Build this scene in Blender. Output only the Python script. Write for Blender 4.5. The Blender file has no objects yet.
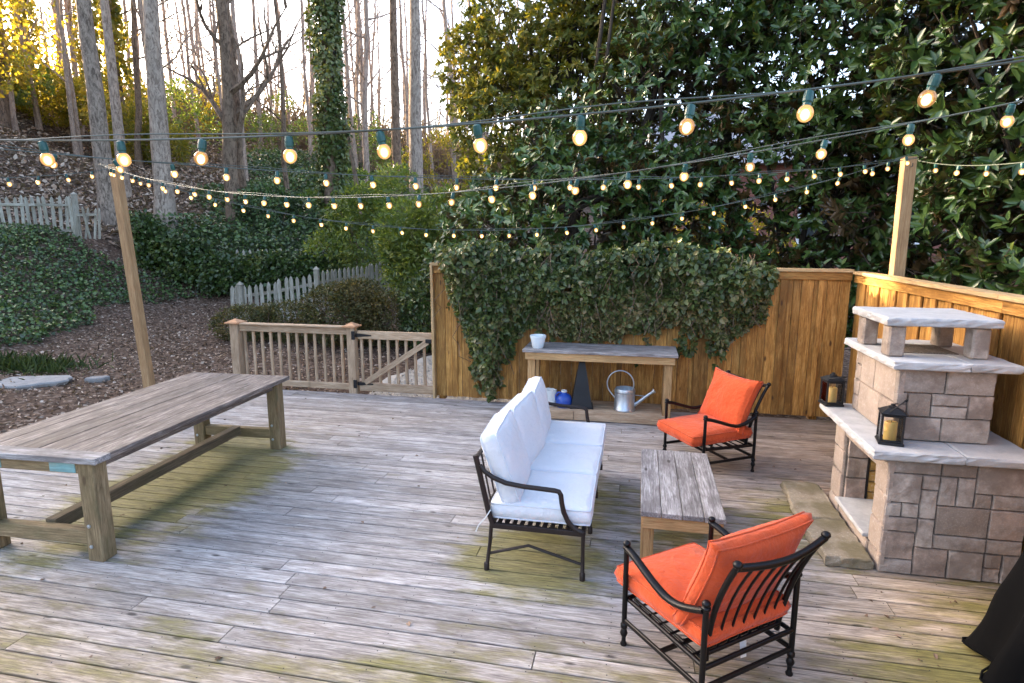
import bpy, math, random
import numpy as np
from mathutils import Vector, Matrix, noise as mnoise

random.seed(7)
RNG = np.random.default_rng(11)
sc = bpy.context.scene
COL = sc.collection
PI = math.pi
YAW = math.radians(11.8)                 # the deck boards run 11.8 degrees off the camera's left-right line
CA, SA = math.cos(YAW), math.sin(YAW)


def yard(X, Y):
    """a spot X metres right of and Y metres ahead of the house steps, in deck axes (boards along x)"""
    return X * CA - Y * SA, X * SA + Y * CA


# ------------------------------------------------------------------ node helpers
def new_mat(name):
    m = bpy.data.materials.new(name)
    m.use_nodes = True
    nt = m.node_tree
    for n in list(nt.nodes):
        if n.type != 'OUTPUT_MATERIAL':
            nt.nodes.remove(n)
    return m, nt, nt.nodes['Material Output']


def nd(nt, typ, ins=None, **props):
    n = nt.nodes.new(typ)
    for k, v in props.items():
        setattr(n, k, v)
    if ins:
        for k, v in ins.items():
            if hasattr(v, 'is_linked') or hasattr(v, 'links'):
                nt.links.new(v, n.inputs[k])
            else:
                n.inputs[k].default_value = v
    return n


def ramp(nt, fac, stops, interp='LINEAR'):
    r = nt.nodes.new('ShaderNodeValToRGB')
    r.color_ramp.interpolation = interp
    els = r.color_ramp.elements
    while len(els) < len(stops):
        els.new(0.5)
    for e, (p, c) in zip(els, stops):
        e.position = p
        e.color = (*c, 1) if len(c) == 3 else c
    nt.links.new(fac, r.inputs[0])
    return r.outputs[0]


def mix(nt, fac, a, b, mode='MIX'):
    n = nt.nodes.new('ShaderNodeMix')
    n.data_type = 'RGBA'
    n.blend_type = mode
    for sock, v in ((n.inputs[0], fac), (n.inputs[6], a), (n.inputs[7], b)):
        if hasattr(v, 'links'):
            nt.links.new(v, sock)
        elif isinstance(v, (int, float)):
            sock.default_value = v
        else:
            sock.default_value = (*v, 1)
    return n.outputs[2]


def mth(nt, op, a, b=0.0, clamp=False):
    n = nt.nodes.new('ShaderNodeMath')
    n.operation = op
    n.use_clamp = clamp
    for i, v in enumerate((a, b)):
        if hasattr(v, 'links'):
            nt.links.new(v, n.inputs[i])
        else:
            n.inputs[i].default_value = v
    return n.outputs[0]


def noise_tex(nt, vec, scale, detail=4, rough=.55, mapscale=None, dist=0.0):
    if mapscale:
        vec = nd(nt, 'ShaderNodeMapping', {'Vector': vec, 'Scale': mapscale}).outputs[0]
    return nd(nt, 'ShaderNodeTexNoise', {'Vector': vec, 'Scale': scale, 'Detail': detail, 'Roughness': rough, 'Distortion': dist}).outputs['Fac']


def finish(nt, out, color, rough=.6, bump=None, bstr=.3, bdist=.01, metal=0.0, spec=.5):
    b = nd(nt, 'ShaderNodeBsdfPrincipled')
    for key, v in (('Base Color', color), ('Roughness', rough)):
        if hasattr(v, 'links'):
            nt.links.new(v, b.inputs[key])
        else:
            b.inputs[key].default_value = (*v, 1) if key == 'Base Color' else v
    b.inputs['Metallic'].default_value = metal
    b.inputs['Specular IOR Level'].default_value = spec
    if bump is not None:
        bp = nd(nt, 'ShaderNodeBump', {'Height': bump, 'Strength': bstr, 'Distance': bdist})
        nt.links.new(bp.outputs[0], b.inputs['Normal'])
    nt.links.new(b.outputs[0], out.inputs[0])
    return b


def wood(name, dark, mid, light, blotch, blotch_amt=.5, var=.35, knot=(.03, .02, .015), knots=True, rough=.75, moss=False, streak=.5, warm=None):
    m, nt, out = new_mat(name)
    gr = nd(nt, 'ShaderNodeAttribute', attribute_name='gr').outputs['Vector']
    rnd = nd(nt, 'ShaderNodeAttribute', attribute_name='rnd').outputs['Fac']
    fine = noise_tex(nt, gr, 1.0, 7, .72, (6, 95, 95), .5)
    wide = noise_tex(nt, gr, 1.0, 5, .65, (2.0, 22, 22), .5)
    bl = noise_tex(nt, gr, 1.0, 6, .68, (2.2, 7, 7))
    f = mth(nt, 'ADD', mth(nt, 'MULTIPLY', fine, .68), mth(nt, 'MULTIPLY', wide, .32))
    c = ramp(nt, f, [(.37, dark), (.5, mid), (.62, light)])
    c = mix(nt, mth(nt, 'MULTIPLY', ramp(nt, bl, [(.47, (0, 0, 0)), (.60, (1, 1, 1))]), blotch_amt), c, blotch)
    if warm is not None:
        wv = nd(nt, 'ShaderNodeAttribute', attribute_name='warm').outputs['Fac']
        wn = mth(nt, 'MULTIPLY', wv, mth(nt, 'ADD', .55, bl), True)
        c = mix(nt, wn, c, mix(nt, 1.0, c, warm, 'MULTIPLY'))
    tone = mth(nt, 'ADD', 1 - var / 2, mth(nt, 'MULTIPLY', rnd, var))
    tn = nd(nt, 'ShaderNodeCombineColor', {0: tone, 1: tone, 2: tone}).outputs[0]
    c = mix(nt, 1.0, c, tn, 'MULTIPLY')
    # long dark streaks
    st = noise_tex(nt, gr, 1.0, 4, .6, (1.6, 55, 55), .8)
    c = mix(nt, mth(nt, 'MULTIPLY', ramp(nt, st, [(.60, (0, 0, 0)), (.70, (1, 1, 1))]), streak), c, tuple(v * .55 for v in dark))
    if knots:
        vm = nd(nt, 'ShaderNodeMapping', {'Vector': gr, 'Scale': (2.6, 7.0, 0.01)}).outputs[0]
        vo = nd(nt, 'ShaderNodeTexVoronoi', {'Vector': vm, 'Scale': 1.0, 'Randomness': 1.0})
        c = mix(nt, ramp(nt, vo.outputs['Distance'], [(.06, (.9, .9, .9)), (.12, (0, 0, 0))]), c, knot)
    if moss:
        mv = nd(nt, 'ShaderNodeAttribute', attribute_name='moss').outputs['Fac']
        gm = noise_tex(nt, gr, 1.0, 5, .65, (2.2, 7, 7))
        k = ramp(nt, mth(nt, 'ADD', mth(nt, 'MULTIPLY', mv, .75), mth(nt, 'MULTIPLY', gm, 1.15)), [(.72, (0, 0, 0)), (1.06, (1, 1, 1))])
        mc = mix(nt, ramp(nt, fine, [(.35, (0, 0, 0)), (.65, (1, 1, 1))]), (.06, .055, .015), (.30, .26, .06))
        c = mix(nt, mth(nt, 'MULTIPLY', k, .8), c, mc)
    finish(nt, out, c, rough, fine, .35, .004, spec=.35)
    return m


def flat_mat(name, col, rough=.5, metal=0.0, scale=40, amt=.15, bstr=.1, spec=.5, bdist=.003):
    m, nt, out = new_mat(name)
    tc = nd(nt, 'ShaderNodeTexCoord').outputs['Object']
    n = noise_tex(nt, tc, scale, 5, .6)
    c = mix(nt, n, tuple(v * (1 - amt) for v in col), tuple(min(1, v * (1 + amt)) for v in col))
    finish(nt, out, c, rough, n, bstr, bdist, metal, spec)
    return m


def fabric(name, col, fuzz=.12, scale=420):
    m, nt, out = new_mat(name)
    tc = nd(nt, 'ShaderNodeTexCoord').outputs['Object']
    big = noise_tex(nt, tc, 5, 4, .6)
    fine = noise_tex(nt, tc, scale, 2, .5)
    c = mix(nt, big, tuple(v * (1 - fuzz) for v in col), tuple(min(1, v * (1 + fuzz)) for v in col))
    h = mth(nt, 'ADD', mth(nt, 'MULTIPLY', big, 3.2), mth(nt, 'MULTIPLY', fine, .12))
    b = finish(nt, out, c, .85, h, .6, .02, spec=.2)
    b.inputs['Sheen Weight'].default_value = .15
    return m


def stone_mat(name, cols, rough=.85, scale=14, bstr=.6, stain=None):
    m, nt, out = new_mat(name)
    tc = nd(nt, 'ShaderNodeTexCoord').outputs['Object']
    rnd = nd(nt, 'ShaderNodeAttribute', attribute_name='rnd').outputs['Fac']
    n1 = noise_tex(nt, tc, scale, 6, .65)
    n2 = noise_tex(nt, tc, scale * 7, 4, .7)
    base = ramp(nt, rnd, [(i / (len(cols) - 1), c) for i, c in enumerate(cols)])
    c = mix(nt, mth(nt, 'MULTIPLY', ramp(nt, n1, [(.35, (0, 0, 0)), (.65, (1, 1, 1))]), .55), base, tuple(v * .66 for v in cols[0]))
    c = mix(nt, mth(nt, 'MULTIPLY', ramp(nt, n2, [(.52, (0, 0, 0)), (.7, (1, 1, 1))]), .45), c, (.55, .5, .46))
    if stain:
        n3 = noise_tex(nt, tc, 3.5, 5, .6)
        c = mix(nt, mth(nt, 'MULTIPLY', ramp(nt, n3, [(.45, (0, 0, 0)), (.6, (1, 1, 1))]), .7), c, stain)
    h = mth(nt, 'ADD', n1, mth(nt, 'MULTIPLY', n2, .35))
    finish(nt, out, c, rough, h, bstr, .008, spec=.3)
    return m


def leaf_mat(name, cols, back, rough=.4, spec=.5, trans=.25, tcol=None):
    m, nt, out = new_mat(name)
    rnd = nd(nt, 'ShaderNodeAttribute', attribute_name='rnd').outputs['Fac']
    geo = nd(nt, 'ShaderNodeNewGeometry')
    front = ramp(nt, rnd, [(i / (len(cols) - 1), c) for i, c in enumerate(cols)])
    c = mix(nt, geo.outputs['Backfacing'], front, back)
    b = nd(nt, 'ShaderNodeBsdfPrincipled', {'Base Color': c, 'Roughness': rough})
    b.inputs['Specular IOR Level'].default_value = spec
    if trans > 0:
        t = nd(nt, 'ShaderNodeBsdfTranslucent', {'Color': mix(nt, 1.0, front, tcol or (2.0, 2.0, 1.0), 'MULTIPLY')})
        ms = nd(nt, 'ShaderNodeMixShader', {0: trans})
        nt.links.new(b.outputs[0], ms.inputs[1])
        nt.links.new(t.outputs[0], ms.inputs[2])
        nt.links.new(ms.outputs[0], out.inputs[0])
    else:
        nt.links.new(b.outputs[0], out.inputs[0])
    return m


def bark_mat(name, dark, light, tint=None):
    m, nt, out = new_mat(name)
    tc = nd(nt, 'ShaderNodeTexCoord').outputs['Object']
    n = noise_tex(nt, tc, 1, 7, .75, (13, 13, 4.5), .9)
    p = noise_tex(nt, tc, .9, 4, .6)
    c = ramp(nt, n, [(.40, dark), (.56, light)])
    c = mix(nt, mth(nt, 'MULTIPLY', ramp(nt, p, [(.45, (0, 0, 0)), (.62, (1, 1, 1))]), .5), c, tint or tuple(v * .6 for v in light))
    finish(nt, out, c, .9, n, .8, .03, spec=.2)
    return m


M = {}
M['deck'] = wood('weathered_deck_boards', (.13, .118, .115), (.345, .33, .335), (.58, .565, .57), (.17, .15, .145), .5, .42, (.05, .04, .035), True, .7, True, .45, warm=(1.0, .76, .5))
M['grey_wood'] = wood('silvered_table_wood', (.10, .088, .085), (.26, .235, .225), (.47, .44, .43), (.12, .10, .095), .7, .35, (.05, .04, .035), True, .75, False, .5)
M['table_wood'] = wood('dark_weathered_plank', (.055, .042, .036), (.15, .115, .098), (.36, .31, .275), (.08, .06, .05), .6, .4, (.05, .04, .035), True, .7, False, .5)
M['new_wood'] = wood('warm_treated_pine', (.22, .12, .055), (.36, .21, .10), (.46, .30, .16), (.28, .165, .08), .4, .2, (.14, .07, .03), True, .7, False, .25)
M['old_pine'] = wood('aged_leg_wood', (.11, .075, .04), (.24, .165, .085), (.36, .265, .155), (.10, .09, .04), .5, .2, (.10, .06, .03), True, .75, False, .4)
M['dark_pine'] = wood('dark_brown_pine', (.06, .045, .03), (.13, .095, .06), (.2, .15, .1), (.09, .075, .035), .5, .2, (.04, .03, .02), True, .75, False, .4)  # darkest pine tone, for the table's long stretcher
M['rail_wood'] = wood('weathered_railing_wood', (.22, .14, .08), (.42, .29, .185), (.56, .43, .31), (.28, .19, .12), .5, .25, (.10, .06, .03), True, .75, False, .3)
M['cedar'] = wood('golden_cedar_fence', (.18, .075, .015), (.42, .20, .045), (.62, .35, .11), (.22, .095, .02), .7, .6, (.07, .028, .01), True, .6, False, .65)
M['cedar_dry'] = wood('sun_dried_cedar_cap', (.28, .17, .08), (.45, .29, .14), (.58, .42, .24), (.34, .22, .11), .4, .25, (.12, .06, .03), False, .7, False, .4)
M['picket'] = wood('weathered_white_picket', (.17, .145, .105), (.35, .31, .25), (.50, .46, .39), (.22, .19, .13), .6, .35, (.2, .18, .16), False, .8, False, .3)
M['bench_wood'] = wood('stained_bench_pine', (.24, .13, .05), (.42, .25, .11), (.54, .35, .17), (.30, .18, .08), .4, .25, (.1, .05, .02), True, .7, False, .3)
M['black_metal'] = flat_mat('black_cast_aluminium', (.012, .011, .012), .38, .6, 60, .3, .15)
M['bronze_metal'] = flat_mat('dark_bronze_frame', (.035, .026, .024), .42, .6, 60, .3, .1)
M['iron'] = flat_mat('black_iron_hardware', (.02, .02, .022), .5, .5)
M['orange'] = fabric('orange_canvas', (.58, .082, .022), .12)
M['orange_pipe'] = fabric('dark_orange_piping', (.52, .075, .02), .06)
M['white_cloth'] = fabric('white_canvas', (.68, .69, .72), .06)
M['white_pipe'] = fabric('white_piping', (.66, .69, .75), .03)
M['tag'] = fabric('white_care_tag', (.75, .75, .74), .03)
M['stone'] = stone_mat('tumbled_tan_block', [(.30, .235, .19), (.46, .37, .305), (.37, .31, .27), (.54, .45, .385), (.42, .31, .25)], .88, 14, .9, stain=(.20, .15, .12))
M['stone_pale'] = stone_mat('pale_smooth_block', [(.34, .26, .21), (.43, .335, .275)], .85, 8, .35)
M['mortar'] = stone_mat('dusty_joint', [(.13, .105, .085), (.17, .14, .115)])
M['slab'] = stone_mat('grey_rockface_slab', [(.44, .43, .43), (.52, .51, .51)], .8, 9, .5)
M['hearth'] = stone_mat('mossy_hearth_slab', [(.24, .19, .13), (.34, .28, .20)], .9, 8, .9, stain=(.13, .105, .05))
M['firebrick'] = stone_mat('yellow_firebrick', [(.42, .25, .07), (.50, .32, .10)], .9, 10, .4, stain=(.12, .07, .03))
M['fieldstone'] = stone_mat('grey_fieldstone', [(.26, .245, .235), (.34, .32, .305)], .9, 10, .5)
M['galv'] = flat_mat('galvanized_steel', (.52, .56, .60), .38, .85, 26, .22, .1)
M['ceramic'] = flat_mat('glazed_white_ceramic', (.66, .72, .76), .2, 0, 12, .06, .02)
M['blue'] = flat_mat('blue_plastic', (.02, .07, .36), .3, 0, 30, .12, .1)
M['white_bag'] = fabric('white_plastic_bag', (.62, .63, .62), .1)
M['black_sheet'] = flat_mat('black_painted_sheet', (.012, .013, .016), .5, .2)
M['cover'] = flat_mat('black_grill_cover', (.0028, .0026, .0028), .9, 0, 30, .3, .3, .1)
M['cord'] = flat_mat('grey_green_cord', (.075, .09, .08), .5)
M['socket'] = flat_mat('teal_socket', (.006, .065, .062), .4)
M['teal_paint'] = wood('worn_teal_paint', (.13, .26, .27), (.22, .42, .43), (.32, .5, .5), (.25, .28, .22), .5, .2, knots=False)
M['copper'] = wood('reddish_cedar_cap', (.32, .15, .07), (.48, .25, .13), (.58, .34, .2), (.4, .2, .1), .4, .2, knots=False)
M['bark_grey'] = bark_mat('grey_bark', (.085, .06, .045), (.35, .265, .205))
M['bark_pale'] = bark_mat('pale_bark', (.15, .105, .08), (.46, .36, .285))
M['bark_brown'] = bark_mat('brown_bark', (.07, .046, .032), (.26, .18, .125))
M['bark_far'] = bark_mat('far_bark', (.19, .13, .10), (.44, .33, .26))
M['bark_dark'] = bark_mat('dark_magnolia_bark', (.025, .02, .017), (.085, .068, .055))
M['magnolia'] = leaf_mat('magnolia_leaf', [(.022, .05, .013), (.044, .092, .022), (.085, .145, .034), (.16, .21, .055)], (.105, .062, .026), .30, .6, .10, (2.6, 2.2, .7))
M['magnolia_sunlit'] = leaf_mat('sunlit_leaf', [(.05, .08, .018), (.10, .13, .025), (.20, .20, .035), (.30, .24, .05)], (.14, .12, .04), .45, .4, .4, (2.0, 1.7, .7))  # yellow of backlit foliage put into the leaf colours themselves
M['ivy'] = leaf_mat('ivy_leaf', [(.022, .044, .012), (.042, .074, .018), (.072, .108, .026), (.14, .145, .04)], (.07, .085, .045), .38, .5, .15)
M['ivy_brown'] = leaf_mat('mixed_creeper_leaf', [(.026, .046, .014), (.06, .09, .024), (.12, .15, .046), (.25, .19, .09)], (.09, .085, .045), .4, .5, .15)
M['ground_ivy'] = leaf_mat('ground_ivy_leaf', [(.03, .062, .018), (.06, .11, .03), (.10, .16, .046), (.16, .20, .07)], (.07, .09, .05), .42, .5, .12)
M['laurel'] = leaf_mat('laurel_leaf', [(.045, .08, .018), (.095, .14, .03), (.17, .205, .045), (.29, .28, .08)], (.13, .16, .05), .38, .5, .35, (2.0, 2.0, .8))
M['gold'] = leaf_mat('sun_gilded_leaf', [(.08, .10, .018), (.16, .165, .028), (.28, .25, .045), (.40, .30, .08)], (.2, .16, .04), .5, .3, .5, (2.0, 1.7, .6))  # gold stands for low sun on foliage, put into the colour
M['nandina'] = leaf_mat('brown_green_shrub_leaf', [(.04, .05, .016), (.07, .075, .024), (.12, .095, .032), (.18, .11, .042)], (.09, .07, .03), .5, .3, .2)
M['litter'] = leaf_mat('dry_leaf', [(.08, .048, .032), (.21, .13, .09), (.38, .265, .19), (.58, .47, .38)], (.15, .11, .085), .8, .2, .05)
M['brush'] = leaf_mat('bare_brush', [(.12, .08, .06), (.2, .14, .11), (.28, .2, .15), (.24, .2, .08)], (.2, .14, .11), .9, .1, .2)
M['grass'] = leaf_mat('grass_blade', [(.03, .055, .015), (.05, .085, .02), (.09, .11, .03)], (.06, .08, .025), .5, .3, .2)
M['brick'] = stone_mat('red_brick_wall', [(.24, .09, .065), (.32, .13, .09)], .9, 5, .3)
M['roof'] = flat_mat('grey_shingle', (.28, .28, .31), .8)
M['sill'] = flat_mat('white_trim_paint', (.75, .75, .76), .5)
M['win'] = flat_mat('dark_window_glass', (.02, .025, .03), .45, spec=.2)
M['gravel'] = stone_mat('pea_gravel', [(.50, .44, .37), (.66, .60, .53)], .9, 60, 1.0)

# candle wax
m, nt, out = new_mat('cream_candle_wax')
b = finish(nt, out, (.72, .46, .13), .5, spec=.4)
b.inputs['Subsurface Weight'].default_value = .3
b.inputs['Subsurface Radius'].default_value = (.04, .02, .01)
M['wax'] = m
# thin lantern glass
m, nt, out = new_mat('lantern_glass')
g1 = nd(nt, 'ShaderNodeBsdfGlossy', {'Roughness': .03})
t1 = nd(nt, 'ShaderNodeBsdfTransparent', {'Color': (.95, .96, .96, 1)})
fr = nd(nt, 'ShaderNodeFresnel', {'IOR': 1.45})
ms = nd(nt, 'ShaderNodeMixShader', {0: fr.outputs[0]})
nt.links.new(t1.outputs[0], ms.inputs[1]); nt.links.new(g1.outputs[0], ms.inputs[2]); nt.links.new(ms.outputs[0], out.inputs[0])
M['glass'] = m
# lit bulb: clear amber glass with a faint glow of its own, each bulb a little brighter or dimmer than the next
m, nt, out = new_mat('lit_amber_globe')
oi = nd(nt, 'ShaderNodeObjectInfo').outputs['Random']
e1 = nd(nt, 'ShaderNodeEmission', {'Color': (1.0, .50, .17, 1), 'Strength': mth(nt, 'ADD', .18, mth(nt, 'MULTIPLY', oi, .30))})
t1 = nd(nt, 'ShaderNodeBsdfTransparent', {'Color': (1, .80, .52, 1)})
ms = nd(nt, 'ShaderNodeMixShader', {0: .42})
nt.links.new(t1.outputs[0], ms.inputs[1]); nt.links.new(e1.outputs[0], ms.inputs[2])
gg = nd(nt, 'ShaderNodeBsdfGlossy', {'Roughness': .04})
fr = nd(nt, 'ShaderNodeFresnel', {'IOR': 1.4})
m2 = nd(nt, 'ShaderNodeMixShader', {0: fr.outputs[0]})
nt.links.new(ms.outputs[0], m2.inputs[1]); nt.links.new(gg.outputs[0], m2.inputs[2])
nt.links.new(m2.outputs[0], out.inputs[0])
M['globe'] = m
m, nt, out = new_mat('glowing_filament')
oi = nd(nt, 'ShaderNodeObjectInfo').outputs['Random']
e1 = nd(nt, 'ShaderNodeEmission', {'Color': (1.0, .74, .42, 1), 'Strength': mth(nt, 'ADD', .8, mth(nt, 'MULTIPLY', oi, 1.0))})
nt.links.new(e1.outputs[0], out.inputs[0])
M['filament'] = m


# ------------------------------------------------------------------ mesh builder
class MB:
    def __init__(s):
        s.v, s.f, s.gr, s.rnd, s.ex = [], [], [], [], {}

    def add(s, verts, faces, gr=None, rnd=None):
        o = len(s.v)
        s.v += [tuple(p) for p in verts]
        s.f += [tuple(i + o for i in f) for f in faces]
        r = random.random() if rnd is None else rnd
        s.gr += list(gr) if gr is not None else [tuple(p) for p in verts]
        s.rnd += [r] * len(verts)
        return o

    def box(s, c, size, rot=None, ch=.004, rnd=None, axis=None, seg=1):
        """chamfered box, grain along its longest axis; seg>1 cuts it along x"""
        hx, hy, hz = (v / 2 for v in size)
        ch = min(ch, hx * .45, hy * .45, hz * .45)
        vs, fs = [], []
        if seg > 1:
            ring = [(-hy + ch, -hz), (hy - ch, -hz), (hy, -hz + ch), (hy, hz - ch), (hy - ch, hz), (-hy + ch, hz), (-hy, hz - ch), (-hy, -hz + ch)]
            for i in range(seg + 1):
                x = -hx + 2 * hx * i / seg
                vs += [(x, y, z) for y, z in ring]
            for i in range(seg):
                for k in range(8):
                    a, b2 = i * 8 + k, i * 8 + (k + 1) % 8
                    fs.append((a, b2, b2 + 8, a + 8))
            fs.append(tuple(range(7, -1, -1)))
            fs.append(tuple(seg * 8 + k for k in range(8)))
        else:
            idx = {}
            for sx in (-1, 1):
                for sy in (-1, 1):
                    for sz in (-1, 1):
                        for ax in range(3):
                            p = [sx * (hx - ch), sy * (hy - ch), sz * (hz - ch)]
                            p[ax] = (sx * hx, sy * hy, sz * hz)[ax]
                            idx[(sx, sy, sz, ax)] = len(vs)
                            vs.append(tuple(p))
            for ax in range(3):
                o1, o2 = (ax + 1) % 3, (ax + 2) % 3
                for sg in (-1, 1):
                    q = []
                    for a_, b_ in ((-1, -1), (1, -1), (1, 1), (-1, 1)):
                        k = [0, 0, 0]; k[ax] = sg; k[o1] = a_; k[o2] = b_
                        q.append(idx[(*k, ax)])
                    fs.append(tuple(q if sg > 0 else q[::-1]))
                for a_ in (-1, 1):
                    for b_ in (-1, 1):
                        k0 = [0, 0, 0]; k0[ax] = -1; k0[o1] = a_; k0[o2] = b_
                        k1 = list(k0); k1[ax] = 1
                        q = [idx[(*k0, o1)], idx[(*k1, o1)], idx[(*k1, o2)], idx[(*k0, o2)]]
                        fs.append(tuple(q if a_ * b_ < 0 else q[::-1]))
            for sx in (-1, 1):
                for sy in (-1, 1):
                    for sz in (-1, 1):
                        q = [idx[(sx, sy, sz, a_)] for a_ in range(3)]
                        fs.append(tuple(q if sx * sy * sz > 0 else q[::-1]))
        if axis is None:
            axis = max(range(3), key=lambda i: size[i])
        off = (random.uniform(-40, 40), random.uniform(-40, 40), random.uniform(-40, 40))
        order = [axis] + [i for i in range(3) if i != axis]
        gr = [tuple(p[order[i]] + off[i] for i in range(3)) for p in vs]
        if rot is not None:
            if not isinstance(rot, Matrix):
                rot = Matrix.Rotation(rot, 3, 'Z')
            vs = [tuple(rot @ Vector(p)) for p in vs]
        vs = [(p[0] + c[0], p[1] + c[1], p[2] + c[2]) for p in vs]
        s.add(vs, fs, gr, rnd)
        return s

    def bar(s, a, b, w, t, roll=0.0, ch=.003, rnd=None):
        """a rectangular bar from a to b, w across, t deep"""
        a, b = Vector(a), Vector(b)
        d = b - a
        R = d.to_track_quat('X', 'Z').to_matrix() @ Matrix.Rotation(roll, 3, 'X')
        return s.box((a + b) / 2, (d.length, w, t), R, ch, rnd, 0)

    def tube(s, pts, rad, sides=8, closed=False, cap=True, rnd=None):
        pts = [Vector(p) for p in pts]
        n = len(pts)
        rad = [rad] * n if isinstance(rad, (int, float)) else list(rad)
        vs, fs, gr = [], [], []
        prev = None
        L = 0
        r0 = random.uniform(-30, 30)
        for i, p in enumerate(pts):
            if closed:
                t = pts[(i + 1) % n] - pts[i - 1]
            else:
                t = pts[min(i + 1, n - 1)] - pts[max(i - 1, 0)]
            t.normalize()
            if prev is None:
                u = t.orthogonal().normalized()
            else:
                u = (prev - t * prev.dot(t))
                u = u.normalized() if u.length > 1e-6 else t.orthogonal().normalized()
            prev = u
            w = t.cross(u)
            if i:
                L += (p - pts[i - 1]).length
            for k in range(sides):
                a = 2 * PI * k / sides
                q = p + (u * math.cos(a) + w * math.sin(a)) * rad[i]
                vs.append(tuple(q))
                gr.append((L + r0, math.cos(a) * rad[i], math.sin(a) * rad[i]))
        rings = n if closed else n - 1
        for i in range(rings):
            for k in range(sides):
                a, b2 = i * sides + k, i * sides + (k + 1) % sides
                j = ((i + 1) % n) * sides
                fs.append((a, b2, j + (k + 1) % sides, j + k))
        if cap and not closed:
            fs.append(tuple(range(sides - 1, -1, -1)))
            fs.append(tuple((n - 1) * sides + k for k in range(sides)))
        s.add(vs, fs, gr, rnd)
        return s

    def lathe(s, prof, c=(0, 0, 0), sides=16, rnd=None, cap=True):
        vs, fs = [], []
        for r, z in prof:
            for k in range(sides):
                a = 2 * PI * k / sides
                vs.append((c[0] + r * math.cos(a), c[1] + r * math.sin(a), c[2] + z))
        for i in range(len(prof) - 1):
            for k in range(sides):
                a, b2 = i * sides + k, i * sides + (k + 1) % sides
                fs.append((a, b2, b2 + sides, a + sides))
        if cap:
            fs.append(tuple(range(sides - 1, -1, -1)))
            fs.append(tuple((len(prof) - 1) * sides + k for k in range(sides)))
        s.add(vs, fs, None, rnd)
        return s

    def ball(s, c, r, seg=10, sq=(1, 1, 1)):
        prof = [(max(r * math.sin(PI * i / seg), r * .02), -r * math.cos(PI * i / seg) * sq[2]) for i in range(seg + 1)]
        return s.lathe(prof, c, seg + 2)

    def build(s, name, mat, parent=None, smooth=False, loc=(0, 0, 0), rotz=0):
        me = bpy.data.meshes.new(name)
        me.from_pydata(s.v, [], s.f)
        a = me.attributes.new('gr', 'FLOAT_VECTOR', 'POINT')
        a.data.foreach_set('vector', np.array(s.gr, dtype=np.float32).ravel())
        a = me.attributes.new('rnd', 'FLOAT', 'POINT')
        a.data.foreach_set('value', np.array(s.rnd, dtype=np.float32))
        for k, vals in s.ex.items():
            a = me.attributes.new(k, 'FLOAT', 'POINT')
            a.data.foreach_set('value', np.array(vals, dtype=np.float32))
        if smooth:
            me.polygons.foreach_set('use_smooth', [True] * len(me.polygons))
        me.materials.append(M[mat] if isinstance(mat, str) else mat)
        o = bpy.data.objects.new(name, me)
        COL.objects.link(o)
        o.location = loc
        o.rotation_euler = (0, 0, rotz)
        if parent is not None:
            o.parent = parent
        return o


def auto_smooth(o, deg=35):
    me = o.data
    me.polygons.foreach_set('use_smooth', [True] * len(me.polygons))
    try:
        me.set_sharp_from_angle(angle=math.radians(deg))
    except Exception:
        pass
    return o


def tag(o, label=None, cat=None, group=None, kind=None):
    if label: o['label'] = label
    if cat: o['category'] = cat
    if group: o['group'] = group
    if kind: o['kind'] = kind
    return o


def thing(name, label, cat, loc=(0, 0, 0), rotz=0, group=None):
    o = bpy.data.objects.new(name, None)
    COL.objects.link(o)
    o.location = loc
    o.rotation_euler = (0, 0, rotz)
    o.empty_display_size = .2
    return tag(o, label, cat, group)


def copy_tree(o, parent=None):
    c = o.copy()
    COL.objects.link(c)
    if parent is not None:
        c.parent = parent
    for ch in list(o.children):
        copy_tree(ch, c)
    return c


# ------------------------------------------------------------------ leaves
def wobble(P, scale, seed=0):
    """cheap smooth 3-D noise in about -1..1 for an array of points"""
    r = np.random.default_rng(seed)
    out_ = np.zeros(len(P))
    for i in range(7):
        k = r.normal(size=3)
        k *= scale * (0.6 + .5 * i) / np.linalg.norm(k)
        out_ += np.sin(P @ k + r.uniform(0, 6.28)) / (1 + .35 * i)
    return out_ / 2.6


def unit(A):
    return A / np.maximum(np.linalg.norm(A, axis=1, keepdims=True), 1e-9)


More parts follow.
